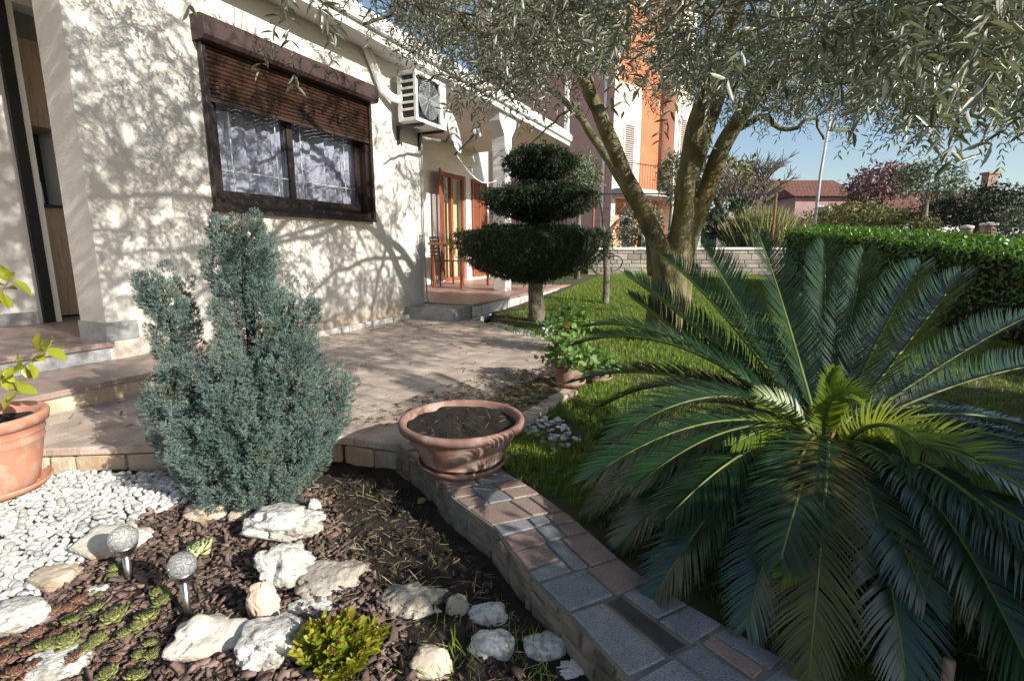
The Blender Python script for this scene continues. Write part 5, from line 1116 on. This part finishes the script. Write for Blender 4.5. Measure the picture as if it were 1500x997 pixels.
# dry bits: straw in the dark bed, olive leaves on the paving
P = scatter(DARKBED, 950); n = len(P); D = rng.normal(size=(n, 3)); D[:, 2] = np.abs(D[:, 2]) * .18; L = rng.uniform(.015, .06, n)
s1 = inst(BLADE_V, BLADE_F, frames(D, np.tile([0, 0, 1.], (n, 1))), np.column_stack([P, bed_z(P[:, 0], P[:, 1]) + .012]), np.column_stack([rng.uniform(.0012, .0035, n), L, L]))
V, Fc = s1; o = np_mesh('straw_litter', V, Fc, M['straw']); tag(o, 'dry straw and needles strewn over the dark soil behind the rocks', 'litter', kind='stuff')
lit = [scatter([(-1.0, 2.75), (-.2, 2.75), (.1, 3.0), (.38, 3.6), (.55, 4.3), (-.1, 4.1), (-.6, 3.4)], 620), scatter([(-.15, 2.8), (.05, 2.95), (.38, 3.55), (.3, 3.9), (-.1, 3.5)], 700), scatter(pp, 260), scatter([(.05, 2.4), (1.2, 2.1), (1.2, 3.6), (.45, 3.5)], 160), scatter([(.15, 2.25), (.5, 1.45), (1.0, .95), (1.5, 1.4), (.8, 2.3)], 260)]
P = np.concatenate(lit); n = len(P); D = rng.normal(size=(n, 3)); D[:, 2] *= .10; L = rng.uniform(.03, .065, n)
zz = np.where(in_poly(P, pp), .006, lawn_z(P[:, 0], P[:, 1]) + .02) + rng.uniform(0, .006, n)
ok = ~in_poly(P, BED); V, Fc = inst(LEAF_V, LEAF_F, frames(D[ok], (np.tile([0, 0, 1.], (n, 1)) + rng.normal(size=(n, 3)) * .3)[ok]), np.column_stack([P, zz])[ok], np.column_stack([L * .22, L, L])[ok])
o = np_mesh('leaf_litter', V, Fc, M['dry']); tag(o, 'fallen dry olive leaves scattered over the paving', 'leaf litter', kind='stuff')
# border stones curving from the bowl to the flower pots
mb = MB(); bs = resamp([(-.02, 2.72), (.07, 2.90), (.24, 3.20), (.43, 3.52)], 7)
for a, b in zip(bs[:-1], bs[1:]): stone_blocks(mb, a, b, -.05, .018, 1, .1, .2, .05, out=.05)
o = mb.build('border_stone', M['limestone_tan']); tag(o, 'curved row of pale border stones along the paving near the flower pots', 'stone edging')

# ================================================================== ROCKS
def rock(u0, v0, u1, v1, label, mat='limestone', seed=0, z=GZ, hf=.62, df=.8, dents=(), rough=.30, tilt=0.0, pts=None, sub=5, sink=.18, name='rock', lean=0.0):
    b = at_z((u0 + u1) / 2, v1, z); D_ = depth(b); wd = (u1 - u0) * D_ / F; ap = (v1 - v0) * D_ / F
    phi = math.atan2(CH - z, b.y); dp = wd * df; h = max((ap - dp * math.sin(phi) * .85) / math.cos(phi), wd * .22); h = min(h, wd * 1.9) if hf is None else max(min(h, wd * 1.9), wd * hf * .4)
    c = Vector((b.x * (1 + dp * .5 / b.y), b.y + dp * .42, z))
    bm = bmesh.new(); bmesh.ops.create_icosphere(bm, subdivisions=sub, radius=1)
    off = Vector((seed * 3.17, seed * 1.71, seed * 7.3)); ph = Matrix.Rotation(tilt, 3, 'Z')
    for v in bm.verts:
        d = v.co.normalized()
        r_ = 1 + rough * fbm(d + off, 1.1, 2) + rough * .55 * fbm(d + off, 2.6, 3) + .10 * rough * fbm(d + off, 9, 3)
        cr_ = abs(mnoise.noise(d * 1.9 + off)); r_ -= .16 * max(0, .10 - cr_) / .10; cr_ = abs(mnoise.noise(d * 4.3 + off)); r_ -= .05 * max(0, .10 - cr_) / .10; pit = mnoise.noise(d * 7 + off * 2); r_ -= .05 * max(0, pit - .32) / .3
        # faceting: flatten towards a few random planes
        for k in range(11):
            pn_ = FAC[(seed * 5 + k) % len(FAC)]
            lim = .72 + .08 * ((seed + k) % 3); q = d.dot(pn_) * r_
            if q > lim: r_ -= (q - lim) * .75 / max(d.dot(pn_), .3)
        for (dx, dy, dz, wd2, am) in dents:
            e = Vector((dx, dy, dz)).normalized(); a = d.angle(e); r_ -= am * math.exp(-(a / wd2) ** 2)
        if pts:
            for (dx, dy, dz, wd2, am) in pts:
                e = Vector((dx, dy, dz)).normalized(); a = d.angle(e); r_ += am * math.exp(-(a / wd2) ** 2)
        p = d * r_
        v.co = ph @ Vector((p.x * wd * .5, p.y * dp * .5, (p.z * .5 + .5 - sink * .5) * h * (1 / (1 - sink * .5)) if True else 0))
        v.co.x += lean * v.co.z
    me = bpy.data.meshes.new(name); bm.to_mesh(me); bm.free(); me.materials.append(M[mat])
    me.polygons.foreach_set('use_smooth', np.ones(len(me.polygons), bool))
    o = link(name, me); o.location = c; return tag(o, label, 'rock')
frng = random.Random(3); FAC = [Vector((frng.gauss(0, 1), frng.gauss(0, 1), frng.gauss(0, .9))).normalized() for _ in range(31)]
rock(362, 726, 474, 806, 'big white hollowed limestone rock directly in front of the blue cypress', seed=1, dents=((-.35, -1, .35, .28, .34), (.45, -1, .1, .22, .30), (-.85, -.5, .3, .2, .22)), rough=.36)
rock(380, 790, 462, 872, 'white limestone rock with one dark round hole', seed=2, dents=((-.30, -1, .62, .34, .95),), rough=.34, hf=.8)
rock(424, 808, 542, 884, 'grey brown pitted rock leaning on the white rock with the hole', 'limestone_grey', seed=3, dents=((-.6, -.7, .5, .22, .25), (.1, -.9, .5, .2, .18)), rough=.42)
rock(366, 848, 413, 926, 'upright orange tinged pointed stone left of the yellow sedum', 'limestone_pink', seed=4, hf=1.4, df=.7, rough=.22)
rock(430, 868, 508, 915, 'white rock right behind the yellow sedum', seed=5, rough=.36)
rock(355, 892, 462, 1000, 'long white limestone rock left of the yellow sedum', seed=6, rough=.42, dents=((.1, -1, .3, .3, .25),), df=1.0)
rock(254, 900, 361, 980, 'three pointed cream rock with orange face in front of the second solar lamp', 'limestone_star', seed=7, rough=.22, dents=((.25, -.3, 1, .38, .40), (0, -1, .1, .3, .12)), pts=((.95, .15, .65, .35, .42), (-.25, .35, 1, .30, .45), (-.6, -.8, .1, .5, .12)))
rock(553, 846, 656, 918, 'layered grey brown rock right of the yellow sedum', 'limestone_grey', seed=8, rough=.40, dents=((.2, -1, .2, .18, .25), (-.3, -1, .5, .16, .2)))
rock(651, 868, 688, 914, 'small upright grey stone beside the layered rock', 'limestone_grey', seed=9, hf=1.0, rough=.2)
rock(677, 880, 746, 927, 'rounded white rock, rear one of the touching pair near the kerb', seed=10, rough=.30)
rock(684, 918, 759, 982, 'rounded white rock, front one of the touching pair near the kerb', seed=11, rough=.30)
rock(763, 924, 838, 980, 'smooth white rock closest to the kerb side', seed=12, rough=.26)
rock(808, 966, 864, 1010, 'white stone at the bottom edge beside the kerb', seed=13, rough=.24)
rock(600, 944, 665, 1010, 'tan smooth stone at the bottom right of the yellow sedum', 'limestone_tan', seed=14, rough=.25)
rock(584, 944, 614, 966, 'tiny white stone behind the tan stone', seed=15, rough=.25)
rock(116, 776, 224, 824, 'flat white rock behind the rear solar lamp', 'limestone_star', seed=16, rough=.32)
rock(52, 820, 128, 868, 'flat beige slab stone at the gravel edge', 'limestone_tan', seed=17, rough=.28)
rock(-10, 868, 88, 942, 'long flat white stone at the left edge below the gravel', seed=18, rough=.3, hf=.2)
rock(46, 952, 148, 1010, 'flat white stone among the houseleeks at the bottom left', seed=19, rough=.3, hf=.2)
rock(274, 730, 334, 768, 'beige stone half under the blue cypress at the gravel end', 'limestone_tan', seed=20, rough=.3)
rock(334, 740, 370, 766, 'small beige stone between the cypress foot and the big hollowed rock', 'limestone_tan', seed=21, rough=.3)
rock(452, 728, 472, 756, 'small white stone touching the big hollowed rock on its right', seed=22, rough=.25)
rock(130, 854, 162, 876, 'small smooth white stone among the red houseleeks', seed=23, rough=.15)

# ================================================================== POTS
def saucer(mb, r_, h): mb.lathe([(0, .004), (r_ * .86, .004), (r_ * .9, 0), (r_, h), (r_ + .006, h + .002), (r_ + .008, h - .004), (r_ * .93, -.004), (0, -.004)], 48)
def pot(kind, label, loc, rb_, rt, h, lip, mat, soil_z, sr, cat='pot', bands=()):
    e = empty(kind, loc, 0, label, cat)
    z0 = .008; prof = [(0, z0), (rb_ * .95, z0), (rb_, z0 + .01)]
    for f in (.3, .55, .78): prof.append((rb_ + (rt - rb_) * f, z0 + (h - lip) * f))
    for f in bands: prof += [(rb_ + (rt - rb_) * f, (h - lip) * f + z0), (rb_ + (rt - rb_) * f + .004, (h - lip) * f + z0 + .004), (rb_ + (rt - rb_) * (f + .02) + .004, (h - lip) * (f + .02) + z0)]
    prof.sort(key=lambda q: q[1])
    prof += [(rt - .012, h - lip), (rt + .012, h - lip + .004), (rt + .018, h - .012), (rt + .012, h - .002), (rt + .002, h), (rt - .012, h - .004), (rt - .018, h - .03), (rt - .025 - (rt - rb_) * .25, h * .55), (0, h * .5)]
    mb = MB(); mb.lathe(prof, 56); mb.build('body', mat, e, smooth=True)
    mb = MB(); saucer(mb, sr, .032); mb.build('saucer', mat, e, smooth=True)
    rs_ = rt - .022 - (rt - rb_) * .25 * (1 - soil_z / h)
    vv, ff = [(0, 0, soil_z + .012)], []; nr, na = 12, 48
    for i in range(1, nr + 1):
        for k in range(na):
            a = 6.2832 * k / na; q = rs_ * i / nr; vv.append((q * math.cos(a), q * math.sin(a), soil_z + .012 + .018 * fbm((q * math.cos(a) * 14, q * math.sin(a) * 14, rb_), 1, 3)))
    ff = [(0, 1 + k, 1 + (k + 1) % na) for k in range(na)] + [(1 + i * na + k, 1 + (i + 1) * na + k, 1 + (i + 1) * na + (k + 1) % na, 1 + i * na + (k + 1) % na) for i in range(nr - 1) for k in range(na)]
    mb = MB(); mb.add(vv, ff); so_ = mb.build('soil', M['pot_soil'], e, smooth=True)
    return e, so_, rs_
bw, bsoil, brs = pot('plant_bowl', 'wide terracotta bowl filled with dark soil standing on the curved kerb wall', (-.232, 2.245, .008), .165, .272, .225, .04, M['terracotta_old'], .185, .20, 'bowl', bands=(.15,))
n = 60; a = rng.uniform(0, 6.28, n); q = brs * np.sqrt(rng.uniform(0, .95, n)); P = np.column_stack([q * np.cos(a), q * np.sin(a), np.full(n, .205)]); D = rng.normal(size=(n, 3)); D[:, 2] *= .3; L = rng.uniform(.02, .075, n)
V, Fc = inst(BLADE_V, BLADE_F, frames(D, np.tile([0, 0, 1.], (n, 1))), P, np.column_stack([rng.uniform(.001, .0022, n), L, L])); np_mesh('roots', V, Fc, M['dry'], bsoil)
lp, _, _ = pot('flower_pot', 'large round orange plastic pot on the white gravel at the left edge', (-2.475, 2.25, GZ + .018), .175, .232, .365, .055, M['terracotta'], .30, .218, 'pot', bands=(.84, .70))
# citrus plant
ci = empty('citrus_plant', (-2.43, 2.25, GZ + .36), 0, 'young citrus plant with yellow green leaves growing in the large orange pot', 'plant')
CIO = Vector(ci.location); ORG = CIO
mb = MB(); cst = []
def px3(u, v, Y): return at_y(u, v, Y)
main = [CIO, CIO + Vector((.01, -.02, .25)), CIO + Vector((-.01, 0, .55)), px3(-30, 380, 2.2)]
limb(mb, main, .012, .006, 10, 7, wob=.002, jit=0)
sh = [[main[0] + Vector((.005, -.01, .12)), px3(-25, 560, 2.12), px3(20, 545, 2.08), px3(48, 525, 2.06), px3(75, 505, 2.05)], [main[1], px3(-20, 450, 2.1), px3(2, 425, 2.1), px3(18, 405, 2.1)], [px3(10, 550, 2.08), px3(22, 562, 2.04), px3(30, 578, 2.02)]]
Ts, Ds, Ls = [], [], []
for k, s in enumerate(sh):
    pp2 = limb(mb, s, .006, .0025, 14, 6, wob=.002, jit=0)
    m_ = (26, 12, 7)[k]
    for i in range(m_):
        f = rng.uniform(.25, 1.0); p = pp2[int(f * 13)]; d = (pp2[13] - pp2[6]).normalized()
        Ts.append(tuple(p)); Ds.append(tuple(d * rng.uniform(.1, .8) + Vector(rng.normal(size=3)) * .75)); Ls.append(rng.uniform(.055, .095))
mb.build('stem', M['twig'], ci, smooth=True)
Ts, Ds, Ls = np.array(Ts), np.array(Ds), np.array(Ls); CL_V = []; 
BIG_V = [(0, 0, 0), (.30, .15, .04), (.5, .45, .10), (.36, .78, .04), (0, 1, -.10), (-.36, .78, .04), (-.5, .45, .10), (-.30, .15, .04), (0, .45, 0)]
BIG_F = [(0, 1, 2, 8), (8, 2, 3, 4), (8, 4, 5, 6), (0, 8, 6, 7)]
V, Fc = inst(BIG_V, BIG_F, frames(Ds, np.tile([0, -.5, 1.], (len(Ts), 1)) + rng.normal(size=Ts.shape) * .5), Ts - np.array(CIO), np.column_stack([Ls * .48, Ls, Ls]))
np_mesh('foliage', V, Fc, M['lemon'], ci, smooth=True)
# geraniums at the corner of the paving
RND_V = [(0, 0, 0)] + [(.5 * math.cos(t) * (1 + .1 * math.cos(5 * t)), .5 + .5 * math.sin(t) * (1 + .1 * math.cos(5 * t)), .10 + .05 * math.sin(3 * t)) for t in np.linspace(-.5 * math.pi + .5, 1.5 * math.pi - .5, 9)]
RND_F = [(0, 1, 2, 3), (0, 3, 4, 5), (0, 5, 6, 7), (0, 7, 8, 9)]
def geranium(lab_pot, lab_plant, c, h, R_, n, redn, rb_=.085, rt=.115, ph=.20, with_saucer=True):
    e, _, _ = pot('flower_pot', lab_pot, c, rb_, rt, ph, .03, M['terracotta_old'], ph - .03, rb_ + .04)
    g = empty('geranium', (c[0], c[1], c[2] + ph - .02), 0, lab_plant, 'plant'); d = nrm(rng.normal(size=(n, 3))); d[:, 2] = np.abs(d[:, 2]) * 1.1 - .35
    P = d * np.array([R_, R_, h]) * rng.uniform(.35, 1.05, n)[:, None] + np.array([0, 0, h * .35]); sz = rng.uniform(.030, .058, n)
    V, Fc = inst(RND_V, RND_F, frames(rng.normal(size=(n, 3)) + d, d + np.array([0, -.2, .7]) + rng.normal(size=(n, 3)) * .4), P, np.column_stack([sz, sz, sz])); np_mesh('foliage', V, Fc, M['geranium'], g, smooth=True)
    mb = MB()
    for k in range(12): q = P[k * 7]; mb.tube([(0, 0, 0), (q[0] * .4, q[1] * .4, q[2] * .6), tuple(q)], [.006, .005, .003], 5)
    mb.build('stem', M['geranium'], g)
    if redn:
        P = np.array([-.02, -R_ * .85, h * .42]) + rng.normal(size=(redn, 3)) * .022; V, Fc = inst(RND_V, RND_F, frames(rng.normal(size=(redn, 3))), P, np.full((redn, 3), .022)); np_mesh('flower', V, Fc, M['petal'], g)
c1_ = at_z(829, 567, 0.0); 
geranium('terracotta pot with saucer at the paving corner holding the front geranium', 'bushy geranium spilling over the front terracotta pot', (c1_.x + .02, c1_.y + .06, .012), .19, .22, 260, 0, ph=.17)
c2_ = at_z(826, 522, -.02)
geranium('terracotta pot behind the front geranium at the lawn edge', 'taller dark geranium with one red flower behind the front pot', (c2_.x + .03, c2_.y + .12, -.02), .26, .26, 330, 12, ph=.22)
c3_ = at_z(872, 560, -.03)
geranium('small pot hidden under the light green geranium beside the palm', 'light green geranium spreading onto the grass next to the palm fronds', (c3_.x + .02, c3_.y + .1, -.03), .15, .21, 210, 0, ph=.10)
sv = at_z(803, 490, -.02); se = empty('silver_plant', (sv.x, sv.y, -.02), 0, 'small silvery leaved plant between the pebbles and the geranium', 'plant')
n = 90; d = nrm(rng.normal(size=(n, 3))); d[:, 2] = np.abs(d[:, 2]); P = d * rng.uniform(.02, .13, n)[:, None]
V, Fc = inst(LEAF_V, LEAF_F, frames(d + rng.normal(size=(n, 3)) * .4), P, np.tile([.02, .05, .05], (n, 1))); np_mesh('leaves', V, Fc, M['silver_leaf'], se)

# ================================================================== SOLAR LAMPS
def lamp(label, u, vb, vt, z=GZ):
    b = at_z(u, vb, z + .01); k = depth(b) / F; H = (vb - vt) * k / math.cos(math.atan2(CH - z, b.y)) * .99; r_ = 18.5 * k
    e = empty('solar_lamp', (b.x, b.y, z), R(20), label, 'garden lamp', 'two solar stake lamps in the bark bed'); gz = H - r_ * 1.0
    mb = MB(); mb.tube([(0, 0, -.08), (0, 0, gz - r_ * .75)], r_ * .26, 20); mb.build('stem', M['steel'], e, smooth=True)
    mb = MB(); mb.lathe([(r_ * .26, gz - r_ * 1.5), (r_ * .40, gz - r_ * 1.42), (r_ * .70, gz - r_ * 1.02), (r_ * .88, gz - r_ * .66), (r_ * .90, gz - r_ * .52), (r_ * .86, gz - r_ * .52), (r_ * .78, gz - r_ * .7), (0, gz - r_ * .9)], 36); mb.build('collar', M['steel'], e, smooth=True)
    mb = MB(); t = np.linspace(-.58, math.pi / 2, 18); mb.lathe([(r_ * math.cos(q), gz + r_ * math.sin(q)) for q in t], 40); o = mb.build('globe', M['crackle'], e, smooth=True)
    mb = MB(); mb.lathe([(0, gz - r_ * .5), (r_ * .5, gz - r_ * .5), (r_ * .5, gz - r_ * .42), (0, gz - r_ * .40)], 24); mb.build('silver_plate', M['steel'], e)  # shiny plate added under the globe to make the glass look brighter
lamp('steel solar stake lamp with crackled glass globe, the rear one beside the white gravel', 190, 850, 776)
lamp('steel solar stake lamp with crackled glass globe, the front one behind the three pointed rock', 277, 908, 820)

# ================================================================== SUCCULENTS
def rosette_mesh(nl, rad, seed, fat=.30):
    r_ = np.random.default_rng(seed); g = math.pi * (3 - math.sqrt(5)); Ds, Ts, Ls, Ns = [], [], [], []
    for i in range(nl):
        f = (i + .5) / nl; a = i * g; el = 1.30 * (1 - f) ** .7 + .30; L = rad * (.35 + .65 * f)
        Ds.append((math.cos(a) * math.cos(el), math.sin(a) * math.cos(el), math.sin(el))); Ts.append((math.cos(a) * rad * .06, math.sin(a) * rad * .06, rad * .10)); Ls.append(L); Ns.append((-math.cos(a) * math.sin(el), -math.sin(a) * math.sin(el), math.cos(el)))
    v = [(0, 0, 0), (.36, .35, .10), (.5, .70, .12), (.0, 1.0, .10), (-.5, .70, .12), (-.36, .35, .10), (0, .45, -.16), (0, .5, .06), (0, .78, -.10)]
    f = [(0, 1, 2, 7), (7, 2, 3, 4), (0, 7, 4, 5), (0, 6, 2, 1), (6, 8, 3, 2), (8, 6, 4, 3), (0, 5, 4, 6)]
    Ls = np.array(Ls); V, Fc = inst(v, f, frames(np.array(Ds), np.array(Ns)), np.array(Ts), np.column_stack([Ls * .62, Ls, Ls]))
    mi = np.tile([0, 0, 0, 0, 0, 0, 0], nl); return V, Fc
RM = {}
def rosette(label, u, v, rpx, kind, group=None, z=GZ + .012):
    b = at_z(u, v, z + .012); r_ = rpx * depth(b) / F * (1.3 if kind == 'pale' else 1.38)
    if kind not in RM:
        V, Fc = rosette_mesh({'pale': 34, 'green': 46, 'red': 38}[kind], 1.0, len(RM)); o = np_mesh('houseleek' if kind != 'pale' else 'echeveria', V, Fc, M[kind + '_rosette'], smooth=False); RM[kind] = o
    else: o = RM[kind].copy(); COL.objects.link(o)
    o.location = b - Vector((0, 0, rng.uniform(0, .008))); s = r_ * rng.uniform(.75, 1.12); o.scale = (s, s, s * (1.0 if kind == 'pale' else .85)); o.rotation_euler = (rng.uniform(-.2, .25), rng.uniform(-.2, .2), rng.uniform(0, 6.28))
    tag(o, label, 'succulent', group)
rosette('single pale green pointed rosette on the bark behind the front solar lamp', 294, 814, 25, 'pale')
GG, GR = 'green houseleek rosettes in the bark bed', 'reddish houseleek rosettes in the bark bed'
for u, v, r_, l in [(169, 906, 16, 'large green houseleek straight below the rear solar lamp'), (216, 908, 15, 'green houseleek with reddish heart left of the front solar lamp'), (203, 920, 13, 'green houseleek tucked under the red hearted one left of the front lamp'),
    (105, 912, 14, 'yellow green houseleek right of the red row by the long white stone'), (145, 938, 17, 'green houseleek in the middle of the houseleek patch'), (128, 950, 14, 'green houseleek touching the middle one on its left'), (223, 962, 15, 'green houseleek left of the three pointed cream rock'), (203, 962, 12, 'smaller green houseleek left of the one beside the three pointed rock'),
    (160, 988, 16, 'green houseleek right of the flat white stone at the bottom'), (101, 944, 16, 'green houseleek above the flat white stone at the bottom left'), (69, 950, 14, 'green houseleek between two red ones above the flat white stone'), (218, 942, 12, 'green houseleek above the pair beside the three pointed rock'), (198, 996, 14, 'green houseleek at the bottom edge below the three pointed rock'),
    (169, 834, 11, 'little green houseleek at the foot of the rear solar lamp, left side'), (163, 846, 9, 'smallest green houseleek in front of the rear solar lamp'), (138, 894, 11, 'green houseleek behind the large one below the rear lamp'), (183, 928, 11, 'green houseleek right of the middle one in the patch'), (240, 884, 13, 'dark shaded green houseleek left of the front lamp stem'), (232, 874, 12, 'dark shaded green houseleek behind the one at the front lamp stem')]: rosette(l, u, v, r_, 'green', GG)
for u, v, r_, l in [(115, 880, 12, 'red houseleek beside the small smooth white stone'), (98, 892, 12, 'red houseleek left of the one by the small smooth white stone'), (78, 899, 12, 'red houseleek in the middle of the row along the long white stone'), (83, 934, 12, 'red houseleek above the left green houseleeks'), (52, 930, 12, 'red houseleek below the lower end of the long white stone'), (25, 920, 14, 'dark red houseleek under the long white stone, left'),
    (44, 958, 12, 'red houseleek left of the flat white stone at the bottom'), (108, 968, 14, 'red houseleek growing on the flat white stone'), (56, 978, 14, 'red houseleek at the left side of the flat white stone'), (5, 945, 13, 'red houseleek cut by the left picture edge, upper'), (4, 972, 14, 'red houseleek cut by the left picture edge, lower'), (41, 993, 13, 'brownish red houseleek at the bottom below the flat stone'), (22, 990, 13, 'brownish red houseleek in the bottom left corner'), (167, 968, 10, 'small red houseleek between green ones at the bottom')]: rosette(l, u, v, r_, 'red', GR)
P = scatter(poly_px([(40, 905), (110, 868), (175, 880), (240, 870), (250, 960), (215, 1000), (0, 1010), (0, 940)]), 150); n = len(P); rv, rf_ = rosette_mesh(16, 1.0, 77); rad_ = rng.uniform(.006, .013, n); a = rng.uniform(0, 6.28, n)
D = np.column_stack([np.cos(a), np.sin(a), rng.uniform(-.2, .2, n)]); V, Fc = inst(rv, rf_, frames(D, np.tile([0, 0, 1.], (n, 1)) + rng.normal(size=(n, 3)) * .2), np.column_stack([P, np.full(n, GZ + .018)]), np.column_stack([rad_] * 3))
o = np_mesh('succulent_mat', V, Fc, [M['green_rosette'], M['red_rosette']], midx=(np.repeat(rng.uniform(size=n) < .45, len(rf_))).astype(np.int32)); tag(o, 'mat of tiny succulent offsets between the houseleek rosettes', 'succulents', kind='stuff')
# yellow sedum
sb = at_z(500, 985, GZ); sdm = empty('sedum', (sb.x, sb.y, GZ), 0, 'bushy yellow green sedum with reddish buds among the white rocks', 'plant')
k = depth(sb) / F; st_n = 58; Ts, Ds, Ls, tips = [], [], [], []
mb = MB()
for i in range(st_n):
    a = rng.uniform(0, 6.28); q = math.sqrt(rng.uniform(0, 1)); ex, ey = 66 * k * q * math.cos(a), 52 * k * q * math.sin(a); h = (78 - 26 * q ** 2) * k * rng.uniform(.85, 1.1)
    p1 = np.array([ex, ey, h]); p0 = np.array([ex * .4, ey * .4, 0]); mb.tube([tuple(p0), tuple((p0 + p1) / 2 + [0, 0, .01]), tuple(p1)], .003, 5, cap=False)
    dr = nrm((p1 - p0)[None])[0]
    for j in range(17):
        f = .42 + .58 * j / 16; b = j * 2.4; sd_ = np.array([math.cos(b), math.sin(b), .0]); Ts.append(p0 + (p1 - p0) * f); Ds.append(sd_ * (1.15 - .8 * f) + dr * (.25 + .6 * f)); Ls.append(rng.uniform(.020, .034) * (1.1 - .35 * (j > 13)))
    if rng.uniform() < .55: tips.append(p1)
mb.build('stem', M['sedum'], sdm)
Ts, Ds, Ls = np.array(Ts), np.array(Ds), np.array(Ls)
V, Fc = inst(BIG_V, BIG_F, frames(Ds, np.tile([0, 0, 1.], (len(Ts), 1)) + rng.normal(size=Ts.shape) * .3), Ts, np.column_stack([Ls * .62, Ls, Ls])); np_mesh('foliage', V, Fc, M['sedum'], sdm, smooth=True)
tips = np.repeat(np.array(tips), 9, 0); D = rng.normal(size=tips.shape) * .5 + np.array([0, 0, 1]); V, Fc = inst(LEAF_V, LEAF_F, frames(D), tips, np.tile([.005, .013, .013], (len(tips), 1))); np_mesh('bloom', V, Fc, M['sedum_tip'], sdm)

# ================================================================== SMALL THINGS
sp_ = at_z(1388, 1010, -.03); stt = at_y(1391, 966, sp_.y)
o = MB().tube([(sp_.x, sp_.y, -.1), tuple(stt)], .012, 12).build('cut_stake', M['pot_wood'], smooth=True); tag(o, 'short cut pinkish stake standing under the palm fronds at the bottom right', 'stake')
wt = at_z(1105, 975, 0); mb = MB(); mb.box(-.06, .06, -.05, .05, -.06, -.012, bev=.004); o = mb.build('white_slab', M['tile_white']); o.location = (wt.x + .06, wt.y - .0, 0); o.rotation_euler = (0, 0, R(-38)); tag(o, 'pale stone slab under the palm at the outer end of the kerb wall', 'slab')
for (u, v, s, mt, lb) in ((612, 737, .05, 'green_rosette', 'fallen pale green leaf on the dark soil behind the kerb'), (608, 922, .03, 'geranium', 'small round green leaf right of the yellow sedum')):
    p = at_z(u, v, GZ + .025); V, Fc = inst(BIG_V, BIG_F, frames(np.array([[.6, .7, .15]]), np.array([[0, -.2, 1.]])), np.array([[0, 0, 0]]), np.array([[s * .8, s, s]])); o = np_mesh('fallen_leaf', V, Fc, M[mt]); o.location = p; tag(o, lb, 'leaf')
# grass wisps growing in the bed
P = np.concatenate([scatter([(-.30, 1.15), (-.12, 1.08), (-.12, 1.28), (-.25, 1.32)], 60), scatter([(-.05, 1.2), (.1, 1.1), (.12, 1.28), (0, 1.4)], 40), scatter(DARKBED, 40)]); n = len(P); D = rng.normal(size=(n, 3)) * .5 + np.array([0, 0, 1]); L = rng.uniform(.03, .09, n)
V, Fc = inst(BLADE_V, BLADE_F, frames(D), np.column_stack([P, bed_z(P[:, 0], P[:, 1])]), np.column_stack([np.full(n, .004), L, L])); o = np_mesh('weed_grass', V, Fc, M['grass']); tag(o, 'sparse green grass blades sprouting between the rocks', 'grass', kind='stuff')
